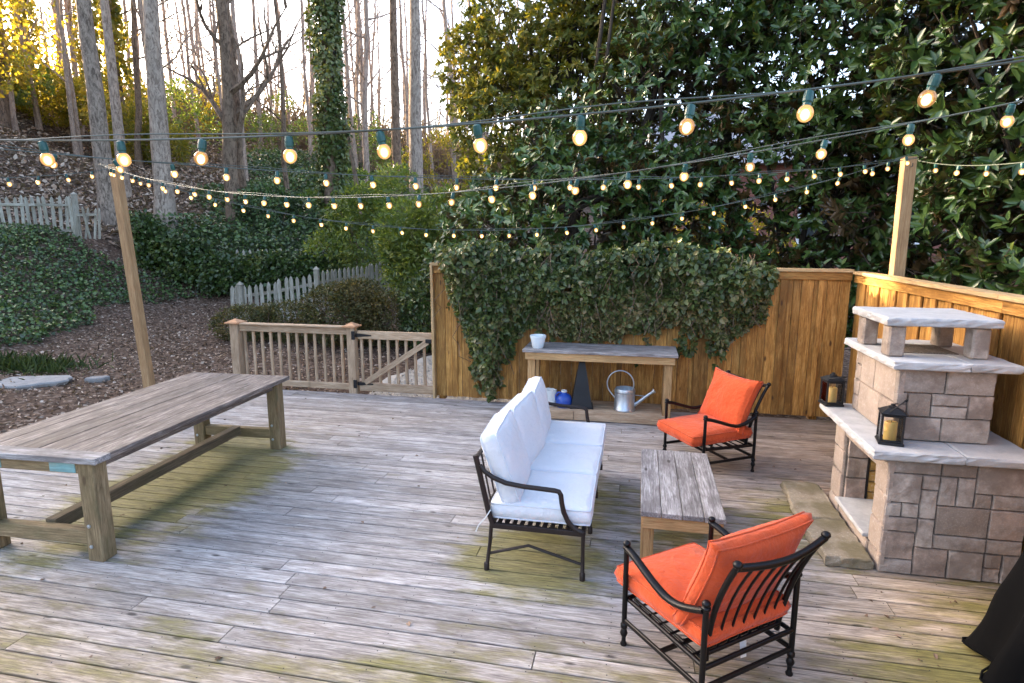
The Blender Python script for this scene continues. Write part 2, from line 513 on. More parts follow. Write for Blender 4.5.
def leaf_mesh(name, mat, P, D, Nn, L, W, parent=None, fold=.25, tone=None, droop=.12, kind=None):
    """one mesh of pointed two-sided leaves folded on the midrib: base points P, directions D, normals Nn"""
    n = len(P)
    D = unit(D)
    Sd = unit(np.cross(D, Nn))
    Nn = np.cross(Sd, D)
    L = np.broadcast_to(np.asarray(L, float), (n,))[:, None]
    W = np.broadcast_to(np.asarray(W, float), (n,))[:, None]
    up = Nn * (W * fold)
    base = P
    tip = P + D * L - Nn * (L * droop)
    l1 = P + D * L * .32 - Sd * W * .5 + up
    r1 = P + D * L * .32 + Sd * W * .5 + up
    l2 = P + D * L * .68 - Sd * W * .42 + up - Nn * L * droop * .4
    r2 = P + D * L * .68 + Sd * W * .42 + up - Nn * L * droop * .4
    V = np.stack([base, l1, r1, l2, r2, tip], 1).reshape(-1, 3).astype(np.float32)
    b = np.arange(n, dtype=np.int32)[:, None] * 6
    F = np.concatenate([b + np.array([[0, 2, 4, 5]]), b + np.array([[0, 5, 3, 1]])], 1).astype(np.int32).ravel()
    me = bpy.data.meshes.new(name)
    me.vertices.add(len(V)); me.vertices.foreach_set('co', V.ravel())
    me.loops.add(len(F)); me.loops.foreach_set('vertex_index', F)
    me.polygons.add(n * 2); me.polygons.foreach_set('loop_start', np.arange(0, n * 8, 4, dtype=np.int32))
    me.update(calc_edges=True)
    if tone is None:
        tone = RNG.random(n)
    a = me.attributes.new('rnd', 'FLOAT', 'POINT')
    a.data.foreach_set('value', np.repeat(np.clip(tone, 0, 1), 6).astype(np.float32))
    me.materials.append(M[mat])
    o = bpy.data.objects.new(name, me)
    COL.objects.link(o)
    if parent is not None:
        o.parent = parent
    if kind:
        o['kind'] = kind
    return o


def rand_dirs(n, up=0.0, rng=RNG):
    d = rng.normal(size=(n, 3))
    d[:, 2] += up
    return unit(d)


def in_lobes(n, lobes, rng, shell=.55):
    """points in a union of ellipsoids (centre, radii), thicker towards their skins; also outward directions"""
    vol = np.array([r[0] * r[1] * r[2] for c, r in lobes]) ** .8
    which = rng.choice(len(lobes), n, p=vol / vol.sum())
    d = rand_dirs(n, 0, rng)
    rad = rng.random(n) ** (1 / 3.)
    rad = shell * (.72 + .34 * rng.random(n)) + (1 - shell) * rad
    C = np.array([c for c, r in lobes], float)[which]
    R = np.array([r for c, r in lobes], float)[which]
    return C + d * rad[:, None] * R, unit(d / R)


# ------------------------------------------------------------------ terrain
ctrl = np.array([  # metres right of the steps, metres ahead, height
    (-7, 1, -.1), (-6, 5, -.08), (-6, 8, -.06), (-3, 9.5, -.06), (0, 9.5, -.12), (4, 9.5, -.15), (5, 4, -.12), (0, 4, -.14), (-3, 4, -.14), (-3, 7, -.12), (0, 7, -.13), (0, 0, -.14), (4, 0, -.13), (-3, 0, -.13),
    (-7.3, 6, -.03), (-8, 9, 0), (-6.3, 14, .03), (-4.7, 14.5, .34), (-3.7, 16, .45), (-2, 12, -.05), (-7.5, 12, .05),
    (-9.5, 11.15, .1), (-9.7, 12.9, .25), (-10.2, 16.2, .45), (-9, 17.2, .5), (-7.6, 17, .45), (-5.8, 16.8, .5),
    (-12.8, 15, 2.1), (-11.7, 18, 2.3), (-9.2, 19.6, 1.95), (-6, 18.6, 1.2), (-4.6, 19, 1.2), (-14, 17, 2.4), (-15.6, 16.0, 2.35), (-12.3, 16.7, 2.3),
    (-16, 22, 4.2), (-21, 28, 5.7), (-15, 28, 5.3), (-9, 26, 3.9), (-4, 26, 3.1), (0, 26, 1.8), (-11, 22, 2.9),
    (-26, 40, 10), (-12, 40, 7.4), (-3, 40, 5.4), (8, 30, 1.5), (8, 15, 0), (15, 20, 0), (20, 40, 3), (12, 5, -.2),
    (-13.5, 10, 2.2), (-13, 5, 1.9), (-18, 12, 4.2), (-29, 20, 13.4), (-27, 23, 12.7), (-30.5, 26, 13.7), (-25, 18, 11.8), (-22, 6, 7.5), (-26, 14, 11.8), (-34, 31, 10.6), (-10, 4, .25), (-12, -2, .8), (-24, -4, 4),  # includes the left crest out of view, heightened to keep low sun off the deck
    (-45, 60, 12.5), (-15, 70, 10.5), (15, 70, 7), (45, 60, 6), (45, 20, 1), (60, 110, 12), (-60, 110, 20), (0, 110, 17), (-70, 30, 15), (-45, 24, 13.5), (-44, 42, 11.5), (40, -10, -.3), (0, -12, -.2), (-60, -10, 10),
], float)
_A = np.linalg.norm(ctrl[:, None, :2] - ctrl[None, :, :2], axis=2)
_K = np.block([[_A, np.ones((len(ctrl), 1)), ctrl[:, :2]], [np.ones((1, len(ctrl))), np.zeros((1, 3))], [ctrl[:, :2].T, np.zeros((2, 3))]])
_W = np.linalg.solve(_K + np.diag([1e-6] * len(ctrl) + [0] * 3), np.concatenate([ctrl[:, 2], np.zeros(3)]))


def ground(X, Y):
    """terrain height at steps-frame coordinates (arrays)"""
    X = np.atleast_1d(np.asarray(X, float)); Y = np.atleast_1d(np.asarray(Y, float))
    r = np.sqrt((X[:, None] - ctrl[None, :, 0]) ** 2 + (Y[:, None] - ctrl[None, :, 1]) ** 2)
    z = r @ _W[:len(ctrl)] + _W[-3] + _W[-2] * X + _W[-1] * Y
    dist = np.sqrt(X * X + Y * Y)
    P = np.stack([X, Y, np.zeros_like(X)], 1)
    return z + wobble(P, .9, 5) * .05 * np.clip((dist - 9) / 6, 0, 1)


def gz(X, Y):
    return float(ground(X, Y)[0])


def deckc(X, Y):
    """steps-frame arrays to deck axes"""
    return X * CA - Y * SA, X * SA + Y * CA


def far(px, dep):
    """steps-frame spot on the line of sight px at a distance ahead"""
    return (px - 512) / 600 * dep * .99, dep


def build_terrain():
    xs = np.concatenate([np.arange(-90, -32, 4), np.arange(-32, 12, .6), np.arange(12, 91, 4)])
    ys = np.concatenate([np.arange(-16, 2, 2), np.arange(2, 32, .6), np.arange(32, 140, 4)])
    gx, gy = np.meshgrid(xs, ys)
    X, Y = gx.ravel(), gy.ravel()
    Z = ground(X, Y)
    u, v = deckc(X, Y)
    V = np.stack([u, v, Z], 1)
    nx, ny = len(xs), len(ys)
    F = [(j * nx + i, j * nx + i + 1, (j + 1) * nx + i + 1, (j + 1) * nx + i) for j in range(ny - 1) for i in range(nx - 1)]
    me = bpy.data.meshes.new('ground')
    me.from_pydata(V.tolist(), [], F)
    me.polygons.foreach_set('use_smooth', [True] * len(F))
    m, nt, out = new_mat('leaf_mulch_ground')
    tc = nd(nt, 'ShaderNodeTexCoord').outputs['Object']
    vo = nd(nt, 'ShaderNodeTexVoronoi', {'Vector': tc, 'Scale': 22.0})
    sep = nd(nt, 'ShaderNodeSeparateColor', {0: vo.outputs['Color']})
    n = noise_tex(nt, tc, 1.2, 5, .6)
    c = ramp(nt, sep.outputs[0], [(0, (.045, .026, .018)), (.55, (.115, .07, .048)), (.85, (.19, .125, .088)), (1, (.32, .25, .20))])
    c = mix(nt, mth(nt, 'MULTIPLY', n, .5), c, (.05, .035, .026))
    finish(nt, out, c, .95, sep.outputs[1], .8, .03, spec=.15)
    me.materials.append(m)
    o = bpy.data.objects.new('ground', me)
    COL.objects.link(o)
    tag(o, 'brown mulch and dry leaf ground rising into a wooded hill', None, None, 'structure')


build_terrain()

# ------------------------------------------------------------------ deck
DX0, DX1, DY0, DY1 = -5.97, 2.52, -1.5, 7.67


def deck():
    mb = MB()
    y = DY1 - .07
    row = 0
    rr = random.Random(3)
    while y > DY0:
        x = DX0 - .0
        first = True
        while x < DX1 - .01:
            L = rr.choice([2.44, 3.05, 3.66, 4.88]) if not first else rr.uniform(.7, 4.2)
            first = False
            x1 = min(x + L, DX1)
            if DX1 - x1 < .5: x1 = DX1
            mb.box(((x + x1) / 2, y, -.0125 + rr.uniform(-.0012, .0012)), (x1 - x - .006, .1355, .025), Matrix.Rotation(rr.uniform(-.005, .005), 3, 'X'), .003, rr.random(), 0, max(2, int((x1 - x) / .22)))
            x = x1
        y -= .1455
        row += 1
    V = np.array(mb.v)

    def blob(cx, cy, rx, ry, s=1.0):
        return s * np.exp(-(((V[:, 0] - cx) / rx) ** 2 + ((V[:, 1] - cy) / ry) ** 2) ** 1.5)
    w = wobble(V * np.array([1, 1, 0]), 1.6, 9)
    moss = np.maximum.reduce([blob(-4.0, 4.3, .62, 1.35, 1.0), blob(-3.45, 4.4, .3, 1.2, .7), blob(-4.1, 5.45, .6, .3, .8), blob(-.62, 3.75, .55, .5, .95), blob(-.5, 4.7, .45, .9, .6), blob(.35, 4.35, .4, .75, .6),
                              blob(1.9, 2.9, .9, .7, .75), blob(.3, 2.4, 1.6, .7, .45), blob(-2.6, 2.3, 1.5, .5, .35), blob(1.3, 4.6, .5, .9, .5), blob(-1.1, 2.5, .5, .3, .5), blob(2.2, 3.7, .5, .5, .6)])
    mb.ex['moss'] = np.clip(moss * (1 + .5 * w), 0, 1)
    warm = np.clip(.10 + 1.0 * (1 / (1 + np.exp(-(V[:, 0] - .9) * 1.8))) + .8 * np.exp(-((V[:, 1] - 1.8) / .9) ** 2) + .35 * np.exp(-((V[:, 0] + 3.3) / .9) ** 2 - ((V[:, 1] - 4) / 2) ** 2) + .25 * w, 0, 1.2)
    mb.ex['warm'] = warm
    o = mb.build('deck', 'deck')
    tag(o, 'weathered grey plank deck with green algae stains', None, None, 'structure')
    fr = MB()
    fr.box(((DX0 + DX1) / 2, (DY0 + DY1) / 2, -.085), (DX1 - DX0 - .06, DY1 - DY0 - .06, .10), None, .004)
    fr.build('deck_frame', 'old_pine', o)


deck()

def screws():
    mb = MB()
    rr = random.Random(8)
    rows = int((DY1 - .07 - 1.2) / .1455)
    for r_ in range(rows):
        y = DY1 - .07 - .1455 * r_
        for j in range(21):
            x = DX0 + .2 + .406 * j
            for dy in (-.042, .042):
                cx, cy = x + rr.gauss(0, .006), y + dy + rr.gauss(0, .005)
                mb.add([(cx + .0042 * math.cos(a * PI / 3), cy + .0042 * math.sin(a * PI / 3), .0034) for a in range(6)], [tuple(range(6))])
    o = mb.build('screw_heads', 'iron', bpy.data.objects['deck'])
    o['kind'] = 'stuff'


screws()
n = 130
U = RNG.uniform(-5.6, 2.4, n); V_ = RNG.uniform(1.4, 7.5, n)
k = RNG.random(n) < .35
U[k] = RNG.uniform(.9, 2.4, k.sum()); V_[k] = RNG.uniform(2.2, 3.9, k.sum())
o = leaf_mesh('deck_debris', 'litter', np.stack([U, V_, np.full(n, .004)], 1), rand_dirs(n) * np.array([1, 1, .12]), rand_dirs(n, 3.5), RNG.uniform(.012, .05, n), RNG.uniform(.008, .028, n), None, .3, RNG.random(n) * .6)
tag(o, 'small dry leaf bits strewn over the deck boards', None, None, 'stuff')

# ------------------------------------------------------------------ privacy fence
FH = 1.83


def plank_fence(name, label, x0, x1, hfun, skip=None):
    """board fence along local +x facing local -y"""
    t = thing(name, label, 'fence')
    mb = MB()
    x = x0
    rr = random.Random(hash(name) % 1000 if False else len(label))
    while x < x1 - .02:
        w = min(rr.choice([.138, .138, .14, .142, .09]), x1 - x)
        hgt = hfun(x) - .045
        dz = rr.uniform(-.004, .004)
        mb.box((x + w / 2, rr.uniform(-.004, .004), hgt / 2 + .015), (w - .004, .018, hgt - .03), Matrix.Rotation(rr.uniform(-.006, .006), 3, 'Z'), .002, rr.random(), 2)
        x += w
    # raised battens over some joints, as on a board-on-board fence
    x = x0 + .28
    while x < x1 - .1:
        hgt = hfun(x) - .13
        mb.box((x, -.0215, hgt / 2 + .02), (.075 + rr.uniform(-.02, .03), .018, hgt - .02), Matrix.Rotation(rr.uniform(-.004, .004), 3, 'Y'), .002, rr.random(), 2)
        x += rr.choice([.27, .275, .28, .41])
    mb.build('boards', 'cedar', t)
    n = 3
    for i in range(n):
        a, b2 = x0 + (x1 - x0) * i / n, x0 + (x1 - x0) * (i + 1) / n
        MB().bar((a + .001, -.035, hfun(a) - .085), (b2 - .001, -.035, hfun(b2) - .085), .022, .09).build('fascia', 'cedar', t)
        MB().bar((a + .001, -.01, hfun(a) - .018), (b2 - .001, -.01, hfun(b2) - .018), .14, .036).build('cap_rail', 'cedar_dry', t)
    for zz in (.35, 1.1):
        MB().bar((x0, .03, zz), (x1, .03, zz), .04, .09).build('back_rail', 'cedar', t)
    xx = x0 + .06
    while xx < x1:
        MB().box((xx, .095, hfun(xx) / 2 - .05), (.09, .09, hfun(xx) - .04), None, .004, None, 2).build('fence_post', 'cedar', t)
        xx += 2.4
    return t


fb = plank_fence('wooden_fence', 'tall orange cedar fence behind the potting bench, half hidden by ivy', -2.68, 2.45, lambda x: FH + .03 * (1 - (x + 2.68) / 5.1))
fb.location = (0, 7.72, 0)
e = MB(); e.box((-2.70, -.02, .93), (.035, .10, 1.86), None, .004, .8, 2); e.build('end_board', 'cedar_dry', fb)
fr_ = plank_fence('wooden_fence', 'cedar fence along the deck side behind the stone fireplace', 0, 8.9, lambda x: FH - .02)
fr_.location = (2.52, 7.70, 0)
fr_.rotation_euler = (0, 0, -PI / 2)


# ------------------------------------------------------------------ railing and gate
def railing():
    Y = 7.74
    t = thing('deck_railing', 'weathered wooden railing with square balusters and post caps left of the gate', 'railing', (-4.9, Y, 0))

    def L(x): return x + 4.9
    for x, w in ((-5.78, .13), (-3.93, .115)):
        MB().box((L(x), 0, .47), (w, w, .96), None, .005, None, 2).build('post', 'rail_wood', t)
        cp = MB()
        cp.box((L(x), 0, .962), (w + .09, w + .09, .022), None, .003, .6, 0)
        k = w / 2 + .03
        cp.add([(L(x) - k, -k, .974), (L(x) + k, -k, .974), (L(x) + k, k, .974), (L(x) - k, k, .974), (L(x), 0, 1.02)], [(0, 1, 4), (1, 2, 4), (2, 3, 4), (3, 0, 4), (3, 2, 1, 0)])
        cp.build('post_cap', 'copper', t)
    MB().box((L(-4.853), -.01, .89), (1.71, .035, .10), None, .004).build('top_rail', 'rail_wood', t)
    MB().box((L(-4.853), -.01, .951), (1.71, .13, .020), None, .004).build('hand_rail', 'rail_wood', t)
    MB().box((L(-4.853), -.01, .085), (1.71, .035, .09), None, .004).build('bottom_rail', 'rail_wood', t)
    for i in range(12):
        x = -5.66 + .1412 * i
        MB().box((L(x), .03, .49), (.036, .034, .86), None, .003, None, 2).build('baluster', 'rail_wood', t)
    g = thing('garden_gate', 'low wooden gate with a diagonal brace and black strap hinges', 'gate', (-3.86, Y, 0))

    def G(x): return x + 3.86
    MB().box((G(-3.285), -.012, .845), (1.10, .035, .115), None, .004).build('top_rail', 'rail_wood', g)
    MB().box((G(-3.285), -.012, .095), (1.10, .035, .12), None, .004).build('bottom_rail', 'rail_wood', g)
    for i in range(9):
        x = -3.80 + .1335 * i
        MB().box((G(x), .024, .47), (.036, .034, .82), None, .003, None, 2).build('baluster', 'rail_wood', g)
    MB().bar((G(-3.74), -.042, .16), (G(-2.79), -.042, .78), .022, .075).build('brace', 'rail_wood', g)
    for z in (.14, .84):
        h_ = MB()
        h_.add([(0, -.034, z - .028), (.24, -.034, z - .008), (.24, -.034, z + .008), (0, -.034, z + .028), (0, -.040, z - .028), (.24, -.040, z - .008), (.24, -.040, z + .008), (0, -.040, z + .028)],
               [(4, 5, 6, 7), (3, 2, 1, 0), (0, 1, 5, 4), (1, 2, 6, 5), (2, 3, 7, 6), (3, 0, 4, 7)])
        h_.box((-.02, -.07, z), (.05, .02, .12), None, .004)
        h_.build('hinge', 'iron', g)
    MB().box((G(-2.775), -.045, .79), (.09, .025, .055), None, .005).build('latch', 'iron', g)


railing()


# ------------------------------------------------------------------ posts for the lights
def light_post(label, base, top, w):
    t = thing('light_post', label, 'post', base)
    d = (top[0] - base[0], top[1] - base[1], top[2] - base[2])
    MB().bar((0, 0, -.4), d, w, w, 0, .006).build('shaft', 'new_wood', t)
    hk = MB(); hk.tube([(d[0], d[1] - w / 2 - .02, d[2] - .1), (d[0], d[1] - w / 2 - .05, d[2] - .1), (d[0], d[1] - w / 2 - .05, d[2] - .07)], .006, 6)
    hk.build('hook', 'iron', t)
    return t


light_post('pale square post leaning beside the long table, string lights tied to its top', (-5.87, 6.2, -.05), (-6.07, 6.2, 3.04), .10)
light_post('pale square post rising behind the right side fence', (2.66, 7.0, 0), (2.66, 7.03, 3.0), .115)


# ------------------------------------------------------------------ string lights
def make_bulb():
    b = MB()
    b.ball((0, 0, -.051), .0215, 12, (1, 1, 1.08))
    o = b.build('bulb', 'globe', None, True)
    s_ = MB()
    s_.lathe([(.006, .010), (.012, .007), (.0135, -.006), (.0135, -.020), (.011, -.024), (.011, -.033)], (0, 0, 0), 12)
    s_.build('socket', 'socket', o)
    f_ = MB()
    f_.ball((0, 0, -.054), .0115, 8, (1, 1, 1.3))
    f_.build('filament', 'filament', o, True)
    return o


BULB = make_bulb()
_first = [True]


def string_light(label, pts_fn, s0, s1, step, wire2=True, wire_ext=.12):
    t = thing('string_light', label, 'string lights', (0, 0, 0), 0, 'strings of lit bulbs over the deck')
    n = int((s1 - s0) / .12)
    pts = [pts_fn(s0 - wire_ext + (s1 - s0 + 2 * wire_ext) * i / n) for i in range(n + 1)]
    MB().tube(pts, .0034, 5).build('wire', 'cord', t)
    if wire2:
        p2 = [(p[0], p[1] + .012 * math.sin(i * .9), p[2] + .009 + .009 * math.sin(i * .55)) for i, p in enumerate(pts)]
        MB().tube(p2, .0022, 5).build('support_cable', 'cord', t)
    k0, k1 = math.ceil(s0 / step), math.floor(s1 / step)
    for k in range(k0, k1 + 1):
        p = pts_fn(k * step)
        if _first[0]:
            b = BULB; _first[0] = False
        else:
            b = copy_tree(BULB)
        b.parent = t
        b.location = (p[0], p[1], p[2] - .012)
        b.rotation_euler = (random.gauss(0, .16), random.gauss(0, .16), random.uniform(0, 6))
    return t


def line_fn(X0, Y0, Z0, th, b_, c_, w=0.0):
    def fn(s):
        x, y = X0 + s * math.cos(th), Y0 + s * math.sin(th)
        u, v = yard(x, y)
        return (u, v, Z0 + b_ * s + c_ * s * s + w * math.sin(s * 5.1))
    return fn


ST = .305
string_light('nearest string of large bulbs stretching across the whole deck', line_fn(-1.604, 2.135, 2.525, -.179, -.032, .024), -1.22, 4.2, ST)
string_light('string from the leaning post passing over the sofa to the upper right', line_fn(-.868, 4.308, 2.48, -.637, -.01, .021), -4.75, 5.2, ST)
string_light('string rising from the left foreground to the right post', line_fn(-1.55, 4.09, 2.63, .348, -.026, .014), -4.6, 5.75, ST)
string_light('farthest string sagging from the leaning post to the right post', line_fn(-3.06, 6.956, 2.555, -.112, -.209, .0385), -1.55, 7.1, ST)


def seg_fn(a, b_, sag):
    a, b_ = Vector(a), Vector(b_)
    Lh = (b_ - a).length

    def fn(s):
        q = s / Lh
        p = a.lerp(b_, q)
        return (p.x, p.y, p.z - sag * 4 * q * (1 - q))
    return fn, Lh


fn, Lh = seg_fn((2.70, 6.95, 2.96), (2.3, 1.4, 2.9), .25)
string_light('short string running from the right post towards the near right corner', fn, .1, Lh, .52, False, .05)
fn, Lh = seg_fn((-6.07, 6.2, 3.0), (-6.4, 1.2, 3.0), .3)
string_light('string running from the leaning post along the left deck edge', fn, .2, Lh, ST, False, .1)



# ------------------------------------------------------------------ long table
def long_table():
    t = thing('long_table', 'long weathered trestle table with plank top and thick square legs', 'table', (-4.06, 4.30, 0), math.radians(2.2))
    W, Ln, H = 1.13, 2.45, .762
    tp = MB()
    n = 6
    w = W / n
    for i in range(n):
        tp.box((-W / 2 + w * (i + .5), .06, H - .02 + random.uniform(-.0015, .0015)), (w - .005, Ln - .13, .04), None, .004, None, 1)
    tp.build('plank_top', 'table_wood', t)
    eb = MB(); eb.box((0, -Ln / 2 + .07, H - .02), (W + .01, .135, .042), None, .004); eb.build('end_board', 'grey_wood', t)
    lx, ly = W / 2 - .125, Ln / 2 - .105
    for sx in (-1, 1):
        for sy in (-1, 1):
            lg = MB(); lg.box((sx * lx, sy * ly, .36), (.12, .12, .72), None, .006, None, 2)
            o = lg.build('leg', 'old_pine', t)
            bt = MB()
            for dz in (.11, .24):
                bt.lathe([(.001, 0), (.013, 0), (.013, .006), (.001, .009)], (0, 0, 0), 10)
            bt.v = [(sx * lx - .02 + p[0], sy * ly - .06 - p[2], (.11 if i < 40 else .26) + p[1]) for i, p in enumerate(bt.v)]
            bt.build('bolt', 'galv', o)
    for sx in (-1, 1):
        MB().box((sx * lx, 0, H - .08), (.04, 2 * ly - .122, .08), None, .004).build('side_apron', 'table_wood', t)
    for sy in (-1, 1):
        MB().box((0, sy * (ly + .035), H - .085), (2 * lx - .122, .045, .088), None, .004).build('end_apron', 'old_pine', t)
        MB().box((0, sy * ly, .16), (2 * lx - .122, .075, .10), None, .004).build('end_stretcher', 'old_pine', t)
    pt = MB()
    pt.box((lx - .17, -ly - .0605, H - .083), (.20, .006, .076), None, .001)
    pt.build('paint_patch', 'teal_paint', t)
    pt = MB()
    pt.box((-lx + .16, -ly - .0605, H - .083), (.12, .006, .076), None, .001)
    pt.build('paint_patch', 'teal_paint', t)
    MB().box((0, 0, .185), (.085, 2 * ly - .08, .09), None, .004).build('long_stretcher', 'dark_pine', t)


long_table()


# ------------------------------------------------------------------ coffee table
def coffee_table():
    t = thing('coffee_table', 'low grey plank coffee table between the sofa and the orange chairs', 'table', (.345, 4.40, 0), math.radians(-.3))
    W, Ln, H = .54, 1.22, .42
    w = W / 4
    mb = MB()
    for i in range(4):
        mb.box((-W / 2 + w * (i + .5), random.uniform(-.006, .006), H - .0175), (w - .004, Ln, .035), None, .003, None, 1)
    mb.build('plank_top', 'grey_wood', t)
    for sx in (-1, 1):
        MB().box((sx * (W / 2 - .04), 0, H - .08), (.03, Ln - .14, .085), None, .003).build('side_apron', 'bench_wood', t)
        for sy in (-1, 1):
            MB().box((sx * (W / 2 - .05), sy * (Ln / 2 - .09), (H - .037) / 2), (.085, .085, H - .038), None, .004, None, 2).build('leg', 'bench_wood', t)
    for sy in (-1, 1):
        MB().box((0, sy * (Ln / 2 - .032), H - .08), (W - .03, .03, .085), None, .003).build('end_apron', 'bench_wood', t)


coffee_table()


# ------------------------------------------------------------------ cushions
def cushion(w, d, t, edge=.55, pinch=.03, n=22, seed=0, ears=0.0, wr=.006, pw=3.0, sag=0.0):
    """a stuffed box cushion (w along x, d along y, t thick) with welt lines; returns body MB and piping MB"""
    body, pipe = MB(), MB()
    he = t * edge / 2

    def outline(u, v):
        x = u * w / 2 * (1 - pinch * (1 - v * v)) * (1 + ears * (v * v) ** 3 * (u * u) ** 3)
        y = v * d / 2 * (1 - pinch * (1 - u * u)) * (1 + ears * (u * u) ** 3 * (v * v) ** 3)
        # round the corners a little
        r = max(0, abs(u) + abs(v) - 1.8) * .10
        return x * (1 - r), y * (1 - r)

    def dome(u, v):
        return he + (t / 2 - he) * ((1 - abs(u) ** pw) * (1 - abs(v) ** pw)) ** .5

    def wrk(x, y, z, k):
        q = Vector((x * 7 + seed * 3.1, y * 7, z * 9 + k * 5))
        return mnoise.noise(q) * wr + mnoise.noise(q * 2.7) * wr * .4
    vs, fs = [], []

    def P(i, j, top):
        u, v = -1 + 2 * i / n, -1 + 2 * j / n
        x, y = outline(u, v)
        z = dome(u, v) * top
        if top > 0: z -= sag * (1 - u * u) * (1 - v * v)
        edge_f = min(1, (1 - max(abs(u), abs(v))) * 6)
        z += wrk(x, y, z, top) * (.3 + edge_f)
        return (x, y, z)
    for top in (1, -1):
        o = len(vs)
        vs += [P(i, j, top) for j in range(n + 1) for i in range(n + 1)]
        for j in range(n):
            for i in range(n):
                a = o + j * (n + 1) + i
                q = (a, a + 1, a + n + 2, a + n + 1)
                fs.append(q if top > 0 else q[::-1])
    ring = [(i, 0) for i in range(n)] + [(n, j) for j in range(n)] + [(n - i, n) for i in range(n)] + [(0, n - j) for j in range(n)]
    m = len(ring)
    N1 = (n + 1) * (n + 1)
    mid = len(vs)
    for i, j in ring:
        a, b2 = vs[j * (n + 1) + i], vs[N1 + j * (n + 1) + i]
        cx, cy = (a[0] + b2[0]) / 2, (a[1] + b2[1]) / 2
        k = 1 + .035 * t / .12
        vs.append((cx * k, cy * k, (a[2] + b2[2]) / 2 + wrk(cx, cy, 0, 3)))
    for q in range(m):
        i, j = ring[q]; i2, j2 = ring[(q + 1) % m]
        a, b2 = j * (n + 1) + i, j2 * (n + 1) + i2
        c, d2 = mid + q, mid + (q + 1) % m
        fs.append((a, c, d2, b2))
        fs.append((c, N1 + a, N1 + b2, d2))
    body.add(vs, fs)
    for top in (0, N1):
        pts = [vs[top + j * (n + 1) + i] for i, j in ring]
        pts = [(p[0] * 1.004, p[1] * 1.004, p[2]) for p in pts]
        pipe.tube(pts, .0052, 6, True)
    return body, pipe


def put_cushion(name, pair, mats, parent, loc, rot):
    o = pair[0].build(name, mats[0], parent, True)
    o.location = loc
    o.rotation_euler = rot
    pair[1].build('piping', mats[1], o, True)
    return o


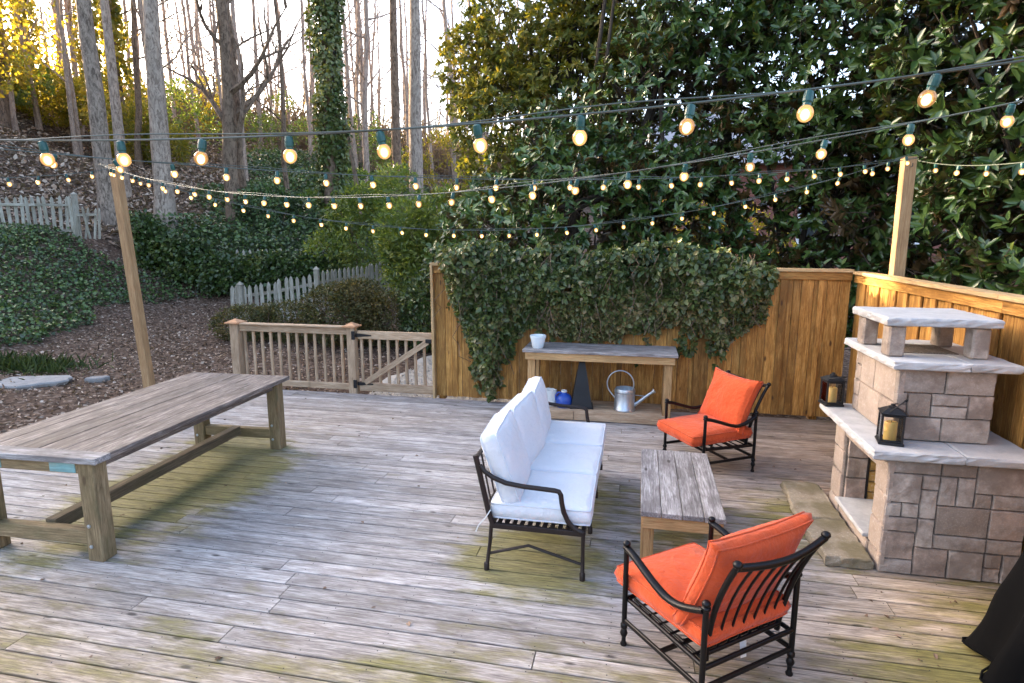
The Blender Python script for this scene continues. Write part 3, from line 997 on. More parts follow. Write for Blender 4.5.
# ------------------------------------------------------------------ orange lounge chairs (front towards local -y)
def make_chair():
    t = thing('lounge_chair', 'x', 'chair')
    hw, hd = .305, .285
    blk = 'black_metal'
    for sx in (-1, 1):
        for sy, nm in ((-1, 'front_leg'), (1, 'rear_leg')):
            mb = MB()
            zt = .575 if sy < 0 else .56
            mb.tube([(sx * hw, sy * hd, .13), (sx * hw, sy * hd, zt)], .0145, 10)
            mb.lathe([(.001, 0), (.017, 0), (.019, .012), (.012, .024), (.012, .05), (.016, .058), (.022, .075), (.016, .092), (.013, .10), (.02, .11), (.02, .128), (.014, .136)], (sx * hw, sy * hd, 0), 12)
            mb.ball((sx * hw, sy * hd, zt + .022), .021, 10, (1, 1, .8))
            mb.lathe([(.014, -.012), (.021, -.006), (.021, .004), (.014, .01)], (sx * hw, sy * hd, zt), 12)
            auto_smooth(mb.build(nm, blk, t), 50)
        ar = MB()
        pts = []
        for i in range(15):
            q = i / 14
            y = -hd + .01 + (2 * hd - .02) * q
            z = .572 - .105 * math.sin(min(1, q * 1.25) * PI / 2) ** 1.4 + .075 * max(0, (q - .55) / .45) ** 1.6
            pts.append((sx * (hw + .012 * math.sin(q * PI)), y, z))
        a_ = MB()
        # flat-oval arm strap
        a_.tube(pts, .0165, 10)
        a_.v = [(p[0] + (p[0] - sx * hw) * .35, p[1], p[2]) for p in a_.v]
        auto_smooth(a_.build('arm', blk, t), 60)
    sf = MB()
    zs = .275
    for sx in (-1, 1):
        sf.tube([(sx * (hw - .015), -hd, zs), (sx * (hw - .015), hd, zs - .02)], .0125, 8)
        sf.tube([(sx * (hw - .05), -hd + .02, zs - .005), (sx * (hw - .05), hd - .04, zs - .02)], .009, 8)
    sf.tube([(-hw, -hd, zs), (hw, -hd, zs)], .0125, 8)
    sf.tube([(-hw, hd, zs - .02), (hw, hd, zs - .02)], .0125, 8)
    for i in range(1, 7):
        y = -hd + 2 * hd * i / 7
        sf.tube([(-hw + .015, y, zs - .008), (hw - .015, y, zs - .008)], .007, 6)
    auto_smooth(sf.build('seat_frame', blk, t), 50)
    for sx in (-1, 1):
        MB().bar((sx * hw, -hd, .15), (sx * hw, hd, .15), .016, .026).build('stretcher', blk, t)
    MB().bar((-hw, hd, .15), (hw, hd, .15), .016, .026).build('stretcher', blk, t)
    MB().bar((-hw, 0, .15), (hw, 0, .15), .016, .026).build('stretcher', blk, t)
    bf = MB()

    def stile(xb, xt, q):
        return (xb + (xt - xb) * q, hd - .045 + .05 * q + .13 * q ** 2.2, .25 + .575 * q)
    for sx in (-1, 1):
        bf.tube([stile(sx * (hw - .065), sx * (hw - .025), i / 10) for i in range(11)], .014, 10)
        p = stile(0, sx * (hw - .02), 1)
        bf.ball((p[0], p[1] + .004, p[2] + .012), .022, 10, (1, 1, .8))
    top = [(-(hw - .02) + 2 * (hw - .02) * i / 12, hd - .045 + .18 + .028 * math.sin(PI * i / 12), .82 - .022 * math.sin(PI * i / 12)) for i in range(13)]
    bf.tube(top, .0175, 10)
    low = [(-(hw - .06) + 2 * (hw - .06) * i / 6, hd - .035, .29) for i in range(7)]
    bf.tube(low, .011, 8)
    auto_smooth(bf.build('back_frame', blk, t), 50)
    sl = MB()
    for i in range(1, 7):
        q0 = i / 7
        xb, xt = -(hw - .065) + 2 * (hw - .065) * q0, -(hw - .03) + 2 * (hw - .03) * q0
        tt = top[int(round(q0 * 12))]
        pts = []
        for k in range(9):
            q = k / 8
            p = stile(xb, xt, q)
            pts.append((p[0], p[1] + (tt[1] - (hd + .135)) * q, p[2] - .02 * q + (.03 if k == 0 else 0)))
        sl.tube(pts, .0065, 6)
    auto_smooth(sl.build('back_slats', blk, t), 50)
    put_cushion('seat_cushion', cushion(.57, .66, .165, .50, .02, 22, 1, 0, .006, 2.8), ('orange', 'orange_pipe'), t, (0, -.065, zs + .097), (math.radians(1.5), 0, 0))
    put_cushion('back_cushion', cushion(.59, .49, .20, .28, .06, 24, 2, .07, .009, 2.2), ('orange', 'orange_pipe'), t, (0, .212, .635), (math.radians(68), 0, 0))
    tg = MB()
    tg.add([(-.03, hd - .05, .29), (.02, hd - .05, .29), (.035, hd - .02, .20), (-.01, hd - .025, .19)], [(0, 1, 2, 3), (3, 2, 1, 0)])
    tg.build('care_tag', 'tag', t)
    return t


def face(dx, dy):
    """rotation that turns local -y to the given direction"""
    return math.atan2(dx, -dy)


ch2 = make_chair()
ch2.location = (.41, 2.985, 0)
ch2.rotation_euler = (0, 0, face(-.63, .777))
ch2['label'] = 'orange cushioned black metal armchair nearest the camera, seen from behind'
ch2['group'] = 'orange cushioned lounge chairs'
ch1 = copy_tree(ch2)
ch1.location = (.73, 5.88, 0)
ch1.rotation_euler = (0, 0, face(-.82, -.50))
ch1['label'] = 'orange cushioned black metal armchair by the cedar fence, facing the coffee table'


# ------------------------------------------------------------------ sofa (seat faces +x)
def sofa():
    t = thing('sofa', 'three seat outdoor sofa with white cushions on a dark bronze metal frame', 'sofa', (-.62, 4.56, 0))
    hl = .965                    # half length along y
    br = 'bronze_metal'
    xb, xf = -.27, .335          # rear and front of the seat frame
    for y in (-hl, -hl / 3, hl / 3, hl):
        for x, dx, nm in ((xf, .0, 'front_leg'), (xb, -.035, 'rear_leg')):
            mb = MB()
            mb.tube([(x + dx, y, .0), (x + dx, y, .03), (x + dx * .9, y, .035), (x + dx * .3, y, .20), (x, y, .34)], [.017, .017, .013, .013, .014], 8)
            mb.lathe([(.001, 0), (.019, .0), (.019, .05), (.014, .055)], (x + dx, y, 0), 10)
            auto_smooth(mb.build(nm, br, t), 50)
    sf = MB()
    for x in (xb, xf):
        sf.bar((x, -hl, .325), (x, hl, .325), .028, .035)
    for y in (-hl, hl):
        sf.bar((xb, y, .325), (xf, y, .325), .028, .035)
    for i in range(1, 12):
        x = xb + (xf - xb) * i / 12
        sf.bar((x, -hl, .336), (x, hl, .336), .03, .008)
    sf.build('seat_frame', br, t)
    for y in (-hl, hl):
        mb = MB()
        mb.tube([(xb - .02, y, .12), (-.02, y, .205), (xf, y, .11)], .0105, 8)
        mb.build('end_stretcher', br, t)
        ar = MB()
        pts = [(-.345, y, .735), (-.315, y, .695), (-.255, y, .655), (-.17, y, .625), (-.06, y, .612), (.05, y, .607), (.15, y, .602), (.175, y, .597), (.188, y, .575), (.195, y, .52), (.208, y, .46), (.235, y, .40), (.275, y, .355), (.33, y, .33)]
        a_ = MB().tube(pts, .0165, 10)
        auto_smooth(a_.build('arm', br, t), 60)
        st = MB().tube([(xb + .01, y, .33), (xb - .02, y, .42), (xb - .055, y, .58), (-.36, y, .74), (-.375, y, .80)], .019, 10)
        auto_smooth(st.build('back_stile', br, t), 60)
    bk = MB()
    bk.tube([(-.365, -hl, .79), (-.365, hl, .79)], .015, 8)
    bk.tube([(-.30, -hl, .45), (-.30, hl, .45)], .011, 8)
    for i in range(1, 18):
        y = -hl + 2 * hl * i / 18
        bk.tube([(-.27, y, .34), (-.31, y, .5), (-.365, y, .79)], .007, 6)
    bk.build('back_frame', br, t)
    w = 2 * (hl - .02) / 3
    for i in range(3):
        y = -hl + .02 + w * (i + .5)
        put_cushion('seat_cushion', cushion(.66, w - .012, .145, .66, .012, 20, 5 + i, 0, .005, 3), ('white_cloth', 'white_pipe'), t, (.045, y, .417), (0, 0, (.01, -.012, .008)[i]))
        put_cushion('back_cushion', cushion(w - .035, (.50, .49, .48)[i], .20, .55, .02, 20, 9 + i, -.03, .007, 2.5), ('white_cloth', 'white_pipe'), t, (-.235, y, (.690, .675, .66)[i]), (math.radians((71, 75, 79)[i]), 0, PI / 2 + (.05, -.07, .06)[i]))
    tie = MB(); tie.tube([(xb + .0, -hl - .02, .44), (xb - .03, -hl - .03, .39), (xb - .08, -hl - .03, .33), (xb - .1, -hl - .03, .28)], .004, 6)
    tie.build('cushion_tie', 'white_cloth', t)


sofa()


# ------------------------------------------------------------------ potting bench and what stands on it
def potting_bench():
    x0, x1, y0, y1, H = -1.34, .49, 7.02, 7.60, .86
    cx, cy = (x0 + x1) / 2, (y0 + y1) / 2
    t = thing('potting_bench', 'wooden potting bench with grey top and low shelf against the cedar fence', 'bench', (cx, cy, 0))
    W, Dp = x1 - x0, y1 - y0
    mb = MB()
    for i in range(4):
        w = Dp / 4
        mb.box((0, -Dp / 2 + w * (i + .5), H - .018), (W, w - .004, .036), None, .003)
    mb.build('plank_top', 'grey_wood', t)
    MB().box((0, -Dp / 2 + .045, H - .083), (W - .06, .035, .09), None, .003).build('front_apron', 'bench_wood', t)
    for sx in (-1, 1):
        MB().box((sx * (W / 2 - .06), 0, H - .083), (.035, Dp - .14, .09), None, .003).build('side_apron', 'bench_wood', t)
        for sy in (-1, 1):
            MB().box((sx * (W / 2 - .10), sy * (Dp / 2 - .115), (H - .037) / 2), (.09, .09, H - .038), None, .004, None, 2).build('leg', 'bench_wood', t)
    sh = MB()
    for i in range(4):
        w = (Dp - .06) / 4
        sh.box((0, -Dp / 2 + .03 + w * (i + .5), .106), (W - .30, w - .004, .026), None, .003)
    sh.build('shelf', 'rail_wood', t)
    for a, b2 in ((-W / 2 + .14, -.28), (-.275, W / 2 - .08)):
        MB().box(((a + b2) / 2, -Dp / 2 + .012, .066), (b2 - a, .03, .108), None, .003).build('shelf_fascia', 'rail_wood', t)


potting_bench()

SH = .12
# white pot
p = MB().lathe([(.001, 0), (.062, 0), (.068, .01), (.083, .07), (.09, .118), (.089, .122), (.097, .124), (.101, .15), (.099, .156), (.090, .156), (.083, .11), (.06, .02), (.001, .018)], (0, 0, 0), 28)
o = p.build('plant_pot', 'ceramic', None, False, (-1.17, 7.16, .861)); auto_smooth(o, 40)
tag(o, 'pale glazed ceramic pot standing on the left end of the potting bench', 'pot')

# watering can
wc = thing('watering_can', 'galvanized watering can with hoop handle on the bench shelf', 'watering can', (-.105, 7.22, SH))
b_ = MB().lathe([(.001, 0), (.125, 0), (.13, .004), (.13, .02), (.126, .025), (.122, .22), (.127, .226), (.127, .236), (.118, .27), (.112, .272), (.112, .25), (.116, .21), (.001, .2)], (0, 0, 0), 30)
auto_smooth(b_.build('body', 'galv', wc), 40)
hb = MB().tube([(-.05 + .155 * math.cos(a_), 0, .325 + .155 * math.sin(a_)) for a_ in [math.radians(-75 + 330 * i / 26 - 80) for i in range(23)]][::-1], .009, 8)
hb = MB().tube([(-.055 + .16 * math.cos(math.radians(q)), 0, .32 + .165 * math.sin(math.radians(q))) for q in range(-28, 232, 10)] + [(-.118, 0, .14)], .0085, 8)
auto_smooth(hb.build('handle', 'galv', wc), 60)
sp = MB().tube([(.10, 0, .055), (.16, 0, .10), (.25, 0, .18), (.335, 0, .25)], [.028, .022, .018, .014], 12)
auto_smooth(sp.build('spout', 'galv', wc), 60)
ro = MB().tube([(.318, 0, .236), (.345, 0, .258), (.35, 0, .262)], [.016, .03, .03], 14)
auto_smooth(ro.build('rose', 'galv', wc), 40)
MB().tube([(.115, 0, .19), (.24, 0, .185)], .005, 6).build('brace', 'galv', wc)
wc.rotation_euler = (0, 0, -.05)

# black pyramid
py = MB()
rings = [(.145, 0), (.145, .012), (.13, .02), (.105, .15), (.083, .3), (.06, .43), (.035, .56), (.012, .60)]
vs = []
for r_, z_ in rings:
    vs += [(-r_, -r_, z_), (r_, -r_, z_), (r_, r_, z_), (-r_, r_, z_)]
fs = [(i * 4 + k, i * 4 + (k + 1) % 4, i * 4 + 4 + (k + 1) % 4, i * 4 + 4 + k) for i in range(len(rings) - 1) for k in range(4)] + [(3, 2, 1, 0), tuple(len(vs) - 4 + k for k in range(4))]
py.add(vs, fs)
o = py.build('metal_pyramid', 'black_sheet', None, False, (-.635, 7.27, SH), .12)
tag(o, 'tall black sheet metal pyramid standing on the bench shelf', 'ornament')

# blue jug lying beside it, white bag
bl = thing('blue_jug', 'small deep blue plastic jug beside the black pyramid', 'jug', (-.845, 7.2, SH), .3)
b_ = MB().lathe([(.001, 0), (.085, 0), (.098, .012), (.102, .07), (.096, .12), (.07, .155), (.035, .172), (.03, .19)], (0, 0, 0), 20)
auto_smooth(b_.build('body', 'blue', bl), 50)
MB().lathe([(.034, .188), (.036, .19), (.036, .212), (.001, .214)], (0, 0, 0), 14).build('lid', 'white_bag', bl)
auto_smooth(MB().tube([(-.03, 0, .18), (-.075, 0, .185), (-.105, 0, .15), (-.1, 0, .09)], .012, 8).build('handle', 'blue', bl), 60)


def bag():
    mb = MB()
    n, r_ = 9, 22
    vs, fs = [], []
    for i in range(n + 1):
        z = .21 * i / n
        for k in range(r_):
            a = 2 * PI * k / r_
            w = 1 + .10 * mnoise.noise(Vector((math.cos(a) * 2.2, math.sin(a) * 2.2, z * 14)))
            rad = (.085 if i else .07) * w * (1 - .05 * i / n)
            vs.append((rad * math.cos(a) * 1.15, rad * math.sin(a) * .9, z + (.02 * mnoise.noise(Vector((a * 2, z, 3))) if i == n else 0)))
    for i in range(n):
        for k in range(r_):
            fs.append((i * r_ + k, i * r_ + (k + 1) % r_, (i + 1) * r_ + (k + 1) % r_, (i + 1) * r_ + k))
    # folded-in mouth
    for k in range(r_):
        a = vs[n * r_ + k]
        vs.append((a[0] * .8, a[1] * .8, a[2] - .03))
    for k in range(r_):
        fs.append((n * r_ + k, n * r_ + (k + 1) % r_, (n + 1) * r_ + (k + 1) % r_, (n + 1) * r_ + k))
    fs.append(tuple((n + 1) * r_ + k for k in range(r_)))
    fs.append(tuple(range(r_ - 1, -1, -1)))
    mb.add(vs, fs)
    o = auto_smooth(mb.build('white_bag', 'white_bag', None, True, (-1.035, 7.2, SH)), 60)
    tag(o, 'crumpled white open bag at the left end of the bench shelf', 'bag')


bag()


# ------------------------------------------------------------------ fireplace
def rough_slab(mb, x0, x1, y0, y1, z0, z1, seed=0, amp=.009, step=.045):
    """stone slab whose rim is split rock: rim points pushed in and out"""
    nx, ny = max(2, int((x1 - x0) / step)), max(2, int((y1 - y0) / step))
    per = [(i / nx, 0) for i in range(nx)] + [(1, j / ny) for j in range(ny)] + [(1 - i / nx, 1) for i in range(nx)] + [(0, 1 - j / ny) for j in range(ny)]
    cx, cy = (x0 + x1) / 2, (y0 + y1) / 2
    lev = [0, .12, .4, .7, .92, 1]
    ins = [.012, .003, 0, .001, .004, .012]
    vs, fs = [], []
    m = len(per)
    for q, ii in zip(lev, ins):
        for u, v in per:
            x, y = x0 + (x1 - x0) * u, y0 + (y1 - y0) * v
            nn = mnoise.noise(Vector((x * 17 + seed, y * 17, q * 2.2))) * amp + mnoise.noise(Vector((x * 45 + seed, y * 45, q * 4))) * amp * .5
            k = ii - nn
            dx = k if u == 0 else (-k if u == 1 else 0)
            dy = k if v == 0 else (-k if v == 1 else 0)
            vs.append((x + dx, y + dy, z0 + (z1 - z0) * q + (nn * .25 if q not in (0,) else 0)))
    for i in range(len(lev) - 1):
        for k in range(m):
            fs.append((i * m + k, i * m + (k + 1) % m, (i + 1) * m + (k + 1) % m, (i + 1) * m + k))
    fs.append(tuple(range(m - 1, -1, -1)))
    top = (len(lev) - 1) * m
    fs.append(tuple(top + k for k in range(m)))
    mb.add(vs, fs)
    return mb


def stone_block(mb, o, ux, uz, un, w, hgt, dep, rr):
    """one tumbled block: face origin o, in-face axes ux/uz, outward un; rounded rim and a slightly uneven face"""
    o, ux, uz, un = (Vector(v) for v in (o, ux, uz, un))
    n = 6
    vs, fs = [], []
    sd = rr.uniform(0, 100)
    rim = min(.0075, w * .12, hgt * .12)
    push, tx, tz = rr.uniform(-.002, .005), rr.uniform(-.022, .022), rr.uniform(-.022, .022)
    us = [0, rim * .35, rim, w * .35, w * .65, w - rim, w - rim * .35, w]
    zs = [0, rim * .35, rim, hgt * .35, hgt * .65, hgt - rim, hgt - rim * .35, hgt]
    N = len(us)

    def prof(a, L):
        e_ = min(a, L - a)
        return 0 if e_ <= 0 else (.55 if e_ < rim * .6 else (.92 if e_ < rim * 1.2 else 1))
    for zz in zs:
        for uu in us:
            k = min(prof(uu, w), prof(zz, hgt))
            k = 0 if k == 0 else .35 + .65 * k
            wob = mnoise.noise(Vector((uu * 22 + sd, zz * 22, 1))) * .006
            edge_j = mnoise.noise(Vector((uu * 30 + sd, zz * 30, 9))) * .004
            p_ = o + ux * (uu + (edge_j if 0 < k < 1 or k == 0 else 0)) + uz * (zz + (edge_j if k < 1 else 0)) + un * (-dep + (dep + .012) * k + ((wob + push + tx * (uu - w / 2) + tz * (zz - hgt / 2)) if k > .6 else 0) if k > 0 else -dep)
            vs.append(tuple(p_))
    flip = ux.cross(uz).dot(un) < 0
    for j in range(N - 1):
        for i in range(N - 1):
            q = (j * N + i, j * N + i + 1, (j + 1) * N + i + 1, (j + 1) * N + i)
            fs.append(q[::-1] if flip else q)
    mb.add(vs, fs, None, rr.random())


def ashlar(mb, o, ux, uz, un, cols, rows, cw, rh, seed, sizes=None):
    rr = random.Random(seed)
    used = [[False] * cols for _ in range(rows)]
    sizes = sizes or [(3, 2), (2, 2), (2, 1), (1, 2), (2, 1), (1, 1), (3, 1), (2, 2)]
    for j in range(rows):
        for i in range(cols):
            if used[j][i]: continue
            opts = sizes[:]
            rr.shuffle(opts)
            for w, h_ in opts + [(1, 1)]:
                if i + w <= cols and j + h_ <= rows and not any(used[j + b2][i + a] for a in range(w) for b2 in range(h_)):
                    break
            for a in range(w):
                for b2 in range(h_): used[j + b2][i + a] = True
            g_ = .0012
            oo = Vector(o) + Vector(ux) * (i * cw + g_) + Vector(uz) * (j * rh + g_)
            stone_block(mb, oo, ux, uz, un, w * cw - 2 * g_, h_ * rh - 2 * g_, .03, rr)


def fireplace():
    X0, X1, Y0, Y1 = 1.63, 2.44, 4.09, 5.15
    t = thing('stone_fireplace', 'tan stone block outdoor fireplace with grey slab mantel and raised chimney cap', 'fireplace', (X0, Y0, 0))

    def bx(mb, a, b2, c0, c1, d0, d1, ch=.003):
        mb.box(((a + b2) / 2 - X0, (c0 + c1) / 2 - Y0, (d0 + d1) / 2), (b2 - a, c1 - c0, d1 - d0), None, ch)
    ZM0, ZM1 = .80, .86
    core = MB()
    i = .019
    bx(core, X0 + .35, X1, Y0 + i, Y1 - i, .001, ZM0 - .002)            # back mass
    bx(core, X0 + i, X0 + .349, Y0 + i, Y0 + .21, .001, ZM0 - .002)     # near pillar
    bx(core, X0 + i, X0 + .349, Y1 - .22, Y1 - i, .001, ZM0 - .002)     # far pillar
    bx(core, X0 + i, X0 + .349, Y0 + .212, Y1 - .222, .001, .135)       # hearth base
    bx(core, X0 + i, X0 + .349, Y0 + .212, Y1 - .222, .665, ZM0 - .002) # lintel mass
    core.build('core', 'mortar', t)
    st = MB()
    # long face towards the steps (-y)
    ashlar(st, (0, .012, .004), (1, 0, 0), (0, 0, 1), (0, -1, 0), 8, 8, (X1 - X0) / 8, (ZM0 - .006) / 8, 21)
    st.build('side_stones', 'stone', t)
    st = MB()
    ashlar(st, (0, Y1 - Y0 - .012, .004), (1, 0, 0), (0, 0, 1), (0, 1, 0), 8, 9, (X1 - X0) / 8, (ZM0 - .006) / 9, 5)
    st.build('side_stones', 'stone', t)
    fs = MB()
    rr = random.Random(4)
    # front (-x): two stacked pillars, base course, lintel
    for ya, yb, hs in ((0, .205, (.13, .20, .21, .255)), (Y1 - Y0 - .215, Y1 - Y0, (.13, .22, .19, .255))):
        z = .004
        for hh in hs:
            stone_block(fs, (.012, ya, z), (0, 1, 0), (0, 0, 1), (-1, 0, 0), yb - ya, hh - .005, .02, rr)
            # the return of the pillar inside the opening
            z += hh
    stone_block(fs, (.012, .21, .672), (0, 1, 0), (0, 0, 1), (-1, 0, 0), Y1 - Y0 - .43, .124, .02, rr)
    stone_block(fs, (.012, .21, .004), (0, 1, 0), (0, 0, 1), (-1, 0, 0), Y1 - Y0 - .43, .126, .02, rr)
    fs.build('front_stones', 'stone_pale', t)
    for yy, dy in ((Y1 - Y0 - .222, -1), (.212, 1)):
        rt = MB()
        for z, hh in ((.16, .17), (.335, .16), (.50, .165)):
            stone_block(rt, (.03, yy, z), (1, 0, 0), (0, 0, 1), (0, dy, 0), .15, hh, .02, rr)
        rt.build('opening_stones', 'stone', t)
    fbx = MB()
    ashlar(fbx, (.347, .212, .14), (0, 1, 0), (0, 0, 1), (-1, 0, 0), 4, 6, .157, .0875, 8, [(1, 1), (2, 1)])
    ashlar(fbx, (.19, Y1 - Y0 - .224, .14), (1, 0, 0), (0, 0, 1), (0, -1, 0), 1, 6, .155, .0875, 9, [(1, 1)])
    ashlar(fbx, (.19, .214, .14), (1, 0, 0), (0, 0, 1), (0, 1, 0), 1, 6, .155, .0875, 9, [(1, 1)])
    fbx.build('firebox', 'firebrick', t)
    fr = MB()
    for y in (.222, Y1 - Y0 - .232):
        fr.box((.185, y, .40), (.012, .018, .52), None, .002)
    fr.box((.185, (Y1 - Y0) / 2, .655), (.012, Y1 - Y0 - .47, .016), None, .002)
    fr.build('screen_frame', 'iron', t)
    rough_slab(MB(), -.035, .33, .215, Y1 - Y0 - .225, .138, .172, 3, .004).build('sill_slab', 'slab', t)
    mt = MB()
    rough_slab(mt, -.12, .40, -.06, Y1 - Y0 + .075, ZM0, ZM1, 1)
    rough_slab(mt, .404, X1 - X0 + .03, -.06, Y1 - Y0 + .075, ZM0, ZM1, 2)
    mt.build('mantel', 'slab', t)
    # upper block
    ux0, ux1, uy0, uy1, uz1 = .075, .645, .205, 1.0, 1.35
    co = MB(); co.box(((ux0 + ux1) / 2, (uy0 + uy1) / 2, (ZM1 + uz1) / 2), (ux1 - ux0 - .038, uy1 - uy0 - .038, uz1 - ZM1 - .002), None, .003)
    co.build('chimney_core', 'mortar', t)
    us = MB()
    ashlar(us, (ux0, uy0 + .012, ZM1 + .003), (1, 0, 0), (0, 0, 1), (0, -1, 0), 8, 6, (ux1 - ux0) / 8, (uz1 - ZM1 - .005) / 6, 33, [(4, 2), (3, 2), (2, 1), (2, 2), (1, 1), (3, 1)])
    ashlar(us, (ux0, uy1 - .012, ZM1 + .003), (1, 0, 0), (0, 0, 1), (0, 1, 0), 8, 6, (ux1 - ux0) / 8, (uz1 - ZM1 - .005) / 6, 34)
    ashlar(us, (ux1 - .012, uy0, ZM1 + .003), (0, 1, 0), (0, 0, 1), (1, 0, 0), 7, 6, (uy1 - uy0) / 7, (uz1 - ZM1 - .005) / 6, 35)
    us.build('chimney_stones', 'stone', t)
    uf = MB()
    ashlar(uf, (ux0 + .012, uy0, ZM1 + .003), (0, 1, 0), (0, 0, 1), (-1, 0, 0), 6, 4, (uy1 - uy0) / 6, (uz1 - ZM1 - .005) / 4, 36, [(3, 1), (2, 2), (3, 2), (4, 1)])
    uf.build('chimney_front_stones', 'stone_pale', t)
    sl = MB()
    rough_slab(sl, .015, .46, .14, 1.12, uz1, uz1 + .055, 5)
    rough_slab(sl, .463, .755, .14, 1.12, uz1, uz1 + .055, 6)
    sl.build('upper_slab', 'slab', t)
    flue = MB(); flue.box((.37, .66, uz1 + .058), (.34, .36, .008), None, .002); flue.build('flue_opening', 'mortar', t)
    for k, (x, y) in enumerate(((.085, .37), (.585, .37), (.085, .84), (.585, .84))):
        lg = MB()
        rr = random.Random(k)
        lg.box((x, y, uz1 + .055 + .106), (.105, .12, .211), None, .012)
        lg.build('cap_leg', 'stone', t)
    rough_slab(MB(), .0, .685, .27, .95, uz1 + .268, uz1 + .325, 8, .011).build('chimney_cap', 'slab', t)


fireplace()

for k, (ya, yb, lb) in enumerate(((4.10, 4.70, 'mossy stone slab on the deck at the near half of the fireplace front'), (4.706, 5.42, 'mossy stone slab on the deck at the far half of the fireplace front'))):
    mb = rough_slab(MB(), 1.29, 1.612, ya, yb, .001, .075, 20 + k, .014)
    mb.v = [(p[0] + (.02 * math.sin(p[1] * 5) if p[0] < 1.4 else 0), p[1], p[2]) for p in mb.v]
    cx, cy = 1.45, (ya + yb) / 2
    mb.v = [(p[0] - cx, p[1] - cy, p[2]) for p in mb.v]
    o = mb.build('hearth_slab', 'hearth', None, False, (cx, cy, 0))
    tag(o, lb, 'stone slab', 'slabs in front of the fireplace')


def lantern(label, loc, rot, hrot):
    t = thing('lantern', label, 'lantern', loc, rot, 'candle lanterns on the mantel')
    w, H = .135, .185
    bs = MB(); bs.box((0, 0, .009), (w + .012, w + .012, .016), None, .003); bs.build('base', 'iron', t)
    fr = MB()
    for sx in (-1, 1):
        for sy in (-1, 1):
            fr.box((sx * (w / 2 - .007), sy * (w / 2 - .007), .017 + H / 2), (.013, .013, H), None, .002)
    for s in (-1, 1):
        for z in (.025, H + .008):
            fr.box((0, s * (w / 2 - .007), z), (w - .028, .010, .012), None, .002)
            fr.box((s * (w / 2 - .007), 0, z), (.010, w - .028, .012), None, .002)
    fr.build('frame', 'iron', t)
    gl = MB()
    for s in (-1, 1):
        gl.box((0, s * (w / 2 - .0065), .017 + H / 2), (w - .028, .002, H - .03), None, .0004)
        gl.box((s * (w / 2 - .0065), 0, .017 + H / 2), (.002, w - .028, H - .03), None, .0004)
    gl.build('glass_panes', 'glass', t)
    rf = MB()
    a, b2 = w / 2 + .006, .032
    zz = H + .018
    rf.box((0, 0, zz + .004), (2 * a, 2 * a, .009), None, .002)
    vs = [(-a + .006, -a + .006, zz + .009), (a - .006, -a + .006, zz + .009), (a - .006, a - .006, zz + .009), (-a + .006, a - .006, zz + .009), (-b2, -b2, zz + .034), (b2, -b2, zz + .034), (b2, b2, zz + .034), (-b2, b2, zz + .034)]
    rf.add(vs, [(0, 1, 5, 4), (1, 2, 6, 5), (2, 3, 7, 6), (3, 0, 4, 7), (4, 5, 6, 7), (3, 2, 1, 0)])
    rf.lathe([(.026, zz + .034), (.026, zz + .046), (.014, zz + .05), (.014, zz + .06), (.001, zz + .063)], (0, 0, 0), 14)
    rf.build('roof', 'iron', t)
    cd = MB().lathe([(.001, .018), (.036, .018), (.038, .022), (.038, .135), (.034, .142), (.012, .138), (.001, .137)], (0, 0, 0), 20)
    auto_smooth(cd.build('candle', 'wax', t), 40)
    MB().tube([(0, 0, .135), (.001, 0, .15)], .0018, 5).build('wick', 'iron', bpy.data.objects[t.children[-1].name])
    hd = MB()
    pts = []
    for i in range(13):
        q = PI * i / 12
        pts.append((math.cos(q) * .062, 0, math.sin(q) * .105))
    R = Matrix.Rotation(hrot[0], 3, 'X')
    pts = [tuple(R @ Vector(p) + Vector((0, 0, zz + .02))) for p in pts]
    pts = [tuple(Matrix.Rotation(hrot[1], 3, 'Z') @ Vector(p)) for p in pts]
    hd.tube(pts, .0035, 6)
    hd.tube([pts[5], pts[6], pts[7]], .0075, 8)
    hd.build('handle', 'iron', t)


lantern('black candle lantern at the far left end of the mantel', (1.57, 5.14, .862), .12, (1.35, .5))
lantern('black candle lantern at the near mantel corner with its handle raised', (1.665, 4.225, .862), -.2, (.75, 1.2))


# ------------------------------------------------------------------ covered grill
def grill():
    mb = MB()
    n, r_ = 22, 72
    vs, fs = [], []
    for i in range(n + 1):
        q = i / n
        z = 1.12 * (1 - q)
        for k in range(r_):
            a = 2 * PI * k / r_
            ca_, sa_ = math.cos(a), math.sin(a)
            sq = (abs(ca_) ** 3 + abs(sa_) ** 3) ** (-1 / 3)
            grow = .33 + .06 * q + .10 * q ** 2.4
            if i < 3: grow *= (.55, .86, .97)[i]
            fold = (.006 + .045 * q ** 1.8) * math.sin(a * 9 + 1.4 * math.sin(a * 2) + q * 1.2) + .018 * mnoise.noise(Vector((ca_ * 3, sa_ * 3, z * 4)))
            rad = (grow + fold) * sq
            vs.append((rad * ca_ * 1.15, rad * sa_, z + (.025 * math.sin(a * 5 + 1) + .02 if i == n else 0) + (.02 * mnoise.noise(Vector((ca_ * 2, sa_ * 2, 5))) if i < 3 else 0)))
    for i in range(n):
        for k in range(r_):
            fs.append(((i + 1) * r_ + k, (i + 1) * r_ + (k + 1) % r_, i * r_ + (k + 1) % r_, i * r_ + k))
    fs.append(tuple(range(r_)))
    mb.add(vs, fs)
    t = thing('covered_grill', 'grill draped in a black fabric cover at the lower right corner', 'grill', (2.37, 3.08, 0), .25)
    auto_smooth(mb.build('cover', 'cover', t, True), 60)
    hem = MB().tube([(p[0] * 1.004, p[1] * 1.004, p[2] + .012) for p in vs[n * r_:n * r_ + r_]], .006, 6, True)
    hem.build('hem', 'cover', t, True)
    for sx in (-1, 1):
        MB().tube([(sx * .25, .1, 0), (sx * .25, .1, .8)], .02, 8).build('leg', 'iron', t)


grill()

